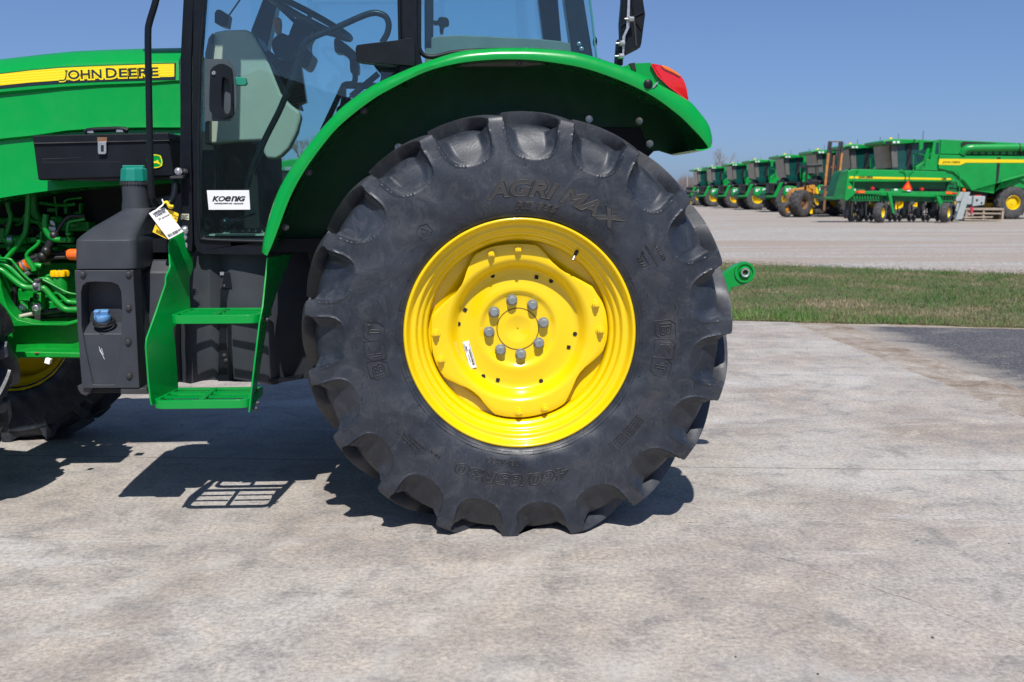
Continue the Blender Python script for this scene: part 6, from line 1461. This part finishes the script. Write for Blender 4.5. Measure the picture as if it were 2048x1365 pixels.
LB().pr(zf_((680, 770), (940, 770), (935, 810), (680, 830)), -.45, -.32).build('carriage', DSTEEL, FK, bevel=.01); LB().pr(zf_((670, 880), (910, 870), (905, 930), (665, 945)), -.45, -.32).build('carriage', DSTEEL, FK, bevel=.01)
LB().pr(zf_((820, 700), (870, 700), (860, 920), (820, 920)), -.5, -.44).build('fork', DSTEEL, FK); LB().pr(zf_((720, 800), (760, 800), (752, 1140), (720, 1140)), -.52, -.45).build('fork', RUST, FK); LB().pr(zf_((740, 850), (800, 850), (800, 890), (740, 890)), -.47, -.45).build('carriage_bar', OCHRE, FK)
m = LB(); m.tb([(.5, .4, .5), (1.4, .4, .5)], .09, 8); m.build('drive_axle', BFAR, FK)

# ================================================================= things by the nearest combine's wheel
LB.O = BG(1640 + 1400 / 5.02, 44.5); GS = empty('steel_stand', LB.O); tag(GS, 'pale gray slanted steel stand leaning right of the seed drill', 'stand')
zg = lambda *p: [((x - 1400) / 224.0, (962 - y) / 224.0) for x, y in p]
LB().pr(zg((1400, 672), (1460, 672), (1400, 940), (1330, 945)), 0, .35).build('plate', GRAYM, GS, bevel=.02)
LB().pr(zg((1325, 740), (1345, 670), (1400, 672), (1400, 760), (1330, 765)), .05, .3).build('top_block', GRAYM, GS, bevel=.02)
LB().pr(zg((1345, 765), (1370, 765), (1355, 860), (1335, 860)), .1, .2).build('rib', GRAYM, GS)
LB().pr(zg((1300, 595), (1318, 610), (1330, 640), (1325, 670), (1285, 670), (1280, 600)), .4, .45).build('round_plate', GRAYM, GS)
LB.O = BG(1640 + 1550 / 5.02, 46.5); PB = empty('pump_unit', LB.O); tag(PB, 'gray pump unit with a red top standing on the wooden pallet', 'pump')
zp = lambda *p: [((x - 1550) / 214.0, (950 - y) / 214.0) for x, y in p]
LB().pr(zp((1505, 710), (1625, 712), (1618, 800), (1500, 815)), .1, .7).build('housing', GRAYM, PB, bevel=.04)
LB().pr(zp((1435, 720), (1505, 715), (1505, 800), (1440, 800)), .2, .6).build('motor', GRAYM, PB, bevel=.06)
LB().pr(zp((1530, 700), (1590, 700), (1590, 715), (1530, 715)), .2, .5).build('top_cover', simple('red_part', (.45, .02, .01), .5), PB)
m = LB(); m.lathe([(0, -.02), (.05, -.02), (.05, .03)], m.L(-.05, .1, .93), FH, 14); m.lathe([(0, -.02), (.04, -.02), (.04, .03)], m.L(.17, .1, .80), FH, 14); m.build('port', BFAR, PB)
m = LB(); m.bx(-.5, .35, .1, .7, .55, .62); m.build('base_plate', BFAR, PB)
LB.O = BG(1640 + 1600 / 5.02, 46.0); PL = empty('wooden_pallet', LB.O); tag(PL, 'weathered wooden pallet stack on the gravel beside the big combine wheel', 'pallet')
zq = lambda *p: [((x - 1600) / 216.5, (955 - y) / 216.5) for x, y in p]
for (a, b, c_, d_) in (((1420, 832), (1805, 832), (1805, 852), (1420, 850)), ((1440, 875), (1780, 878), (1780, 892), (1440, 890)), ((1410, 915), (1700, 912), (1700, 925), (1410, 930)), ((1420, 940), (1790, 945), (1790, 955), (1420, 952))):
    LB().pr(zq(a, b, c_, d_), 0, 1.0).build('board', WOODP, PL)
for x in (1430, 1600, 1790): LB().pr(zq((x, 850), (x + 20, 850), (x + 20, 950), (x, 950)), .03, .95).build('block', WOODP, PL)
LB().pr(zq((1470, 820), (1498, 820), (1490, 880), (1480, 905), (1472, 870)), -.05, 0).build('red_rag', simple('rag_red', (.5, .02, .05), .8), PL)

# ================================================================= small green tractor seen through the cab
LB.O = BG(573, 32.0); SM = empty('compact_tractor', LB.O); tag(SM, 'distant green tractor with loader seen through the glass of the cab door', 'tractor')
zs_ = lambda *p: [((px - 573) / FPX * 32, 1.209 - (py - 388.5) / FPX * 32 * 1.0) for px, py in p]
LB().pr(zs_((548, 335), (558, 327), (590, 320), (640, 318), (640, 342), (548, 344)), 0, 1.0).build('bonnet', GFAR, SM, bevel=.04)
LB().pr(zs_((550, 344), (640, 342), (640, 374), (552, 372)), .05, .95).build('grille', BFAR, SM)
LB().pr(zs_((556, 337), (572, 336), (572, 342), (556, 343)), -.02, 0).build('headlight', STEEL, SM); LB().pr(zs_((576, 336), (590, 335), (590, 342), (576, 342)), -.02, 0).build('headlight', STEEL, SM)
LB().pr(zs_((537, 330), (543, 325), (552, 372), (560, 376), (545, 380)), -.3, -.2).build('loader_arm', GFAR, SM)
for x in (-.6, 1.2): wheel(SM, x, -.2, .45, .45, .3, .25, 'wheel', 14)

# ================================================================= trees and far woods
def bare_tree(px, d, h, label, lean=0.0, seed=1, spread=.5, grp=None):
    random.seed(seed); root = BG(px, d); mt, mc = MB(), MB()
    def br(p, dr, L, r, lv):
        q = p + dr * L; mid = p.lerp(q, .5) + Vector((random.uniform(-1, 1), random.uniform(-1, 1), 0)) * L * .05
        (mt if lv == 0 else mc).tube([p, mid, q], [r, r * .85, r * .66], 6 if lv < 3 else 3)
        if lv >= 5: return
        for k in range(3 if lv else 2 + (seed % 2)):
            nd = (dr + Vector((random.uniform(-1, 1), random.uniform(-1, 1), random.uniform(-.15, .55))) * spread * (1.0 if lv else .7)).normalized()
            br(q if k else p.lerp(q, random.uniform(.75, 1)), nd, L * random.uniform(.62, .8), r * .6, lv + 1)
    br(Vector(root), Vector((lean, 0, 1)).normalized(), h * .27, h * .017, 0)
    t = empty('bare_tree', root); tag(t, label, 'tree', grp); mt.build('trunk', BARK, t, recalc=False); mc.build('crown', BARK, t, recalc=False)
bare_tree(1438, 190, 11.5, 'leafless spreading tree rising behind the far end of the combine row', seed=3, spread=.55)
bare_tree(618, 120, 10.5, 'leafless tree seen through the door glass above the compact tractor', seed=4)
bare_tree(650, 140, 11.5, 'leafless tree seen through the glass beside the wheel arch', seed=8)
bare_tree(575, 160, 9.0, 'smallest leafless tree seen through the door glass', seed=9)
def woods():
    random.seed(5); V = []; F = []
    def add(px0, px1, d, n, hmin, hmax):
        for i in range(n):
            px = random.uniform(px0, px1); dd2 = d + random.uniform(-20, 20); b = BG(px, dd2); H = random.uniform(hmin, hmax) * (1 + .18 * math.sin(px * .05) + .12 * math.sin(px * .17 + 2))
            for k in range(22):
                a = random.gauss(0, .33); L = H * random.uniform(.45, 1) * math.cos(a * 1.3); s0 = random.uniform(0, .35) * H
                p = b + UZ * s0 * .9; q = b + RH * math.sin(a) * H * .6 + UZ * max(.5, L); w_ = random.uniform(.10, .26); o = len(V)
                V.extend([p - RH * w_, p + RH * w_, q]); F.append((o, o + 1, o + 2))
    add(1280, 1460, 330, 700, 6.0, 9.0); add(-1500, 1180, 360, 1100, 4, 7); add(1480, 3600, 380, 900, 4, 7)
    me = bpy.data.meshes.new('distant_woods'); me.from_pydata([tuple(v) for v in V], [], F); me.materials.append(WOODS)
    o = bpy.data.objects.new('distant_woods', me); COL.objects.link(o); tag(o, 'hazy brown leafless woods along the horizon', 'woods', kind='stuff')
woods()
LB.O = BG(1370, 150); m = LB(); m.tb([(0, 0, 0), (0, 0, 3.9)], .06, 8); po = m.build('white_post', GRAYM, None); tag(po, 'thin pale post standing in front of the far woods', 'post')
# low dark implement at the far end of the row
LB.O = BG(1400, 100); IM = empty('far_implement', LB.O); tag(IM, 'low dark wheeled implement before the far end of the combine row', 'implement')
m = LB(); m.tb([(-1.6, 0, 1.5), (2.6, 0, 1.1)], .09); m.tb([(-1.2, 0, 1.4), (-1.2, 0, .4)], .08); m.build('frame', BFAR, IM)
wheel(IM, -1.2, -.1, .4, .4, .3, .18, 'wheel', lug=False)
# shed and trees behind the photographer, which the cab glass mirrors
sh0 = Vector((-9.0, -16, 0)); m = MB(); m.prism3([sh0, sh0 + Vector((9, 0, 0)), sh0 + Vector((9, 0, 2.6)), sh0 + Vector((4.5, 0, 4.0)), sh0 + Vector((0, 0, 2.6))], (0, -9, 0)); sho = m.build('storage_shed', SHED, None, smooth=0); tag(sho, 'dark low shed with a gabled roof behind the photographer', 'shed')
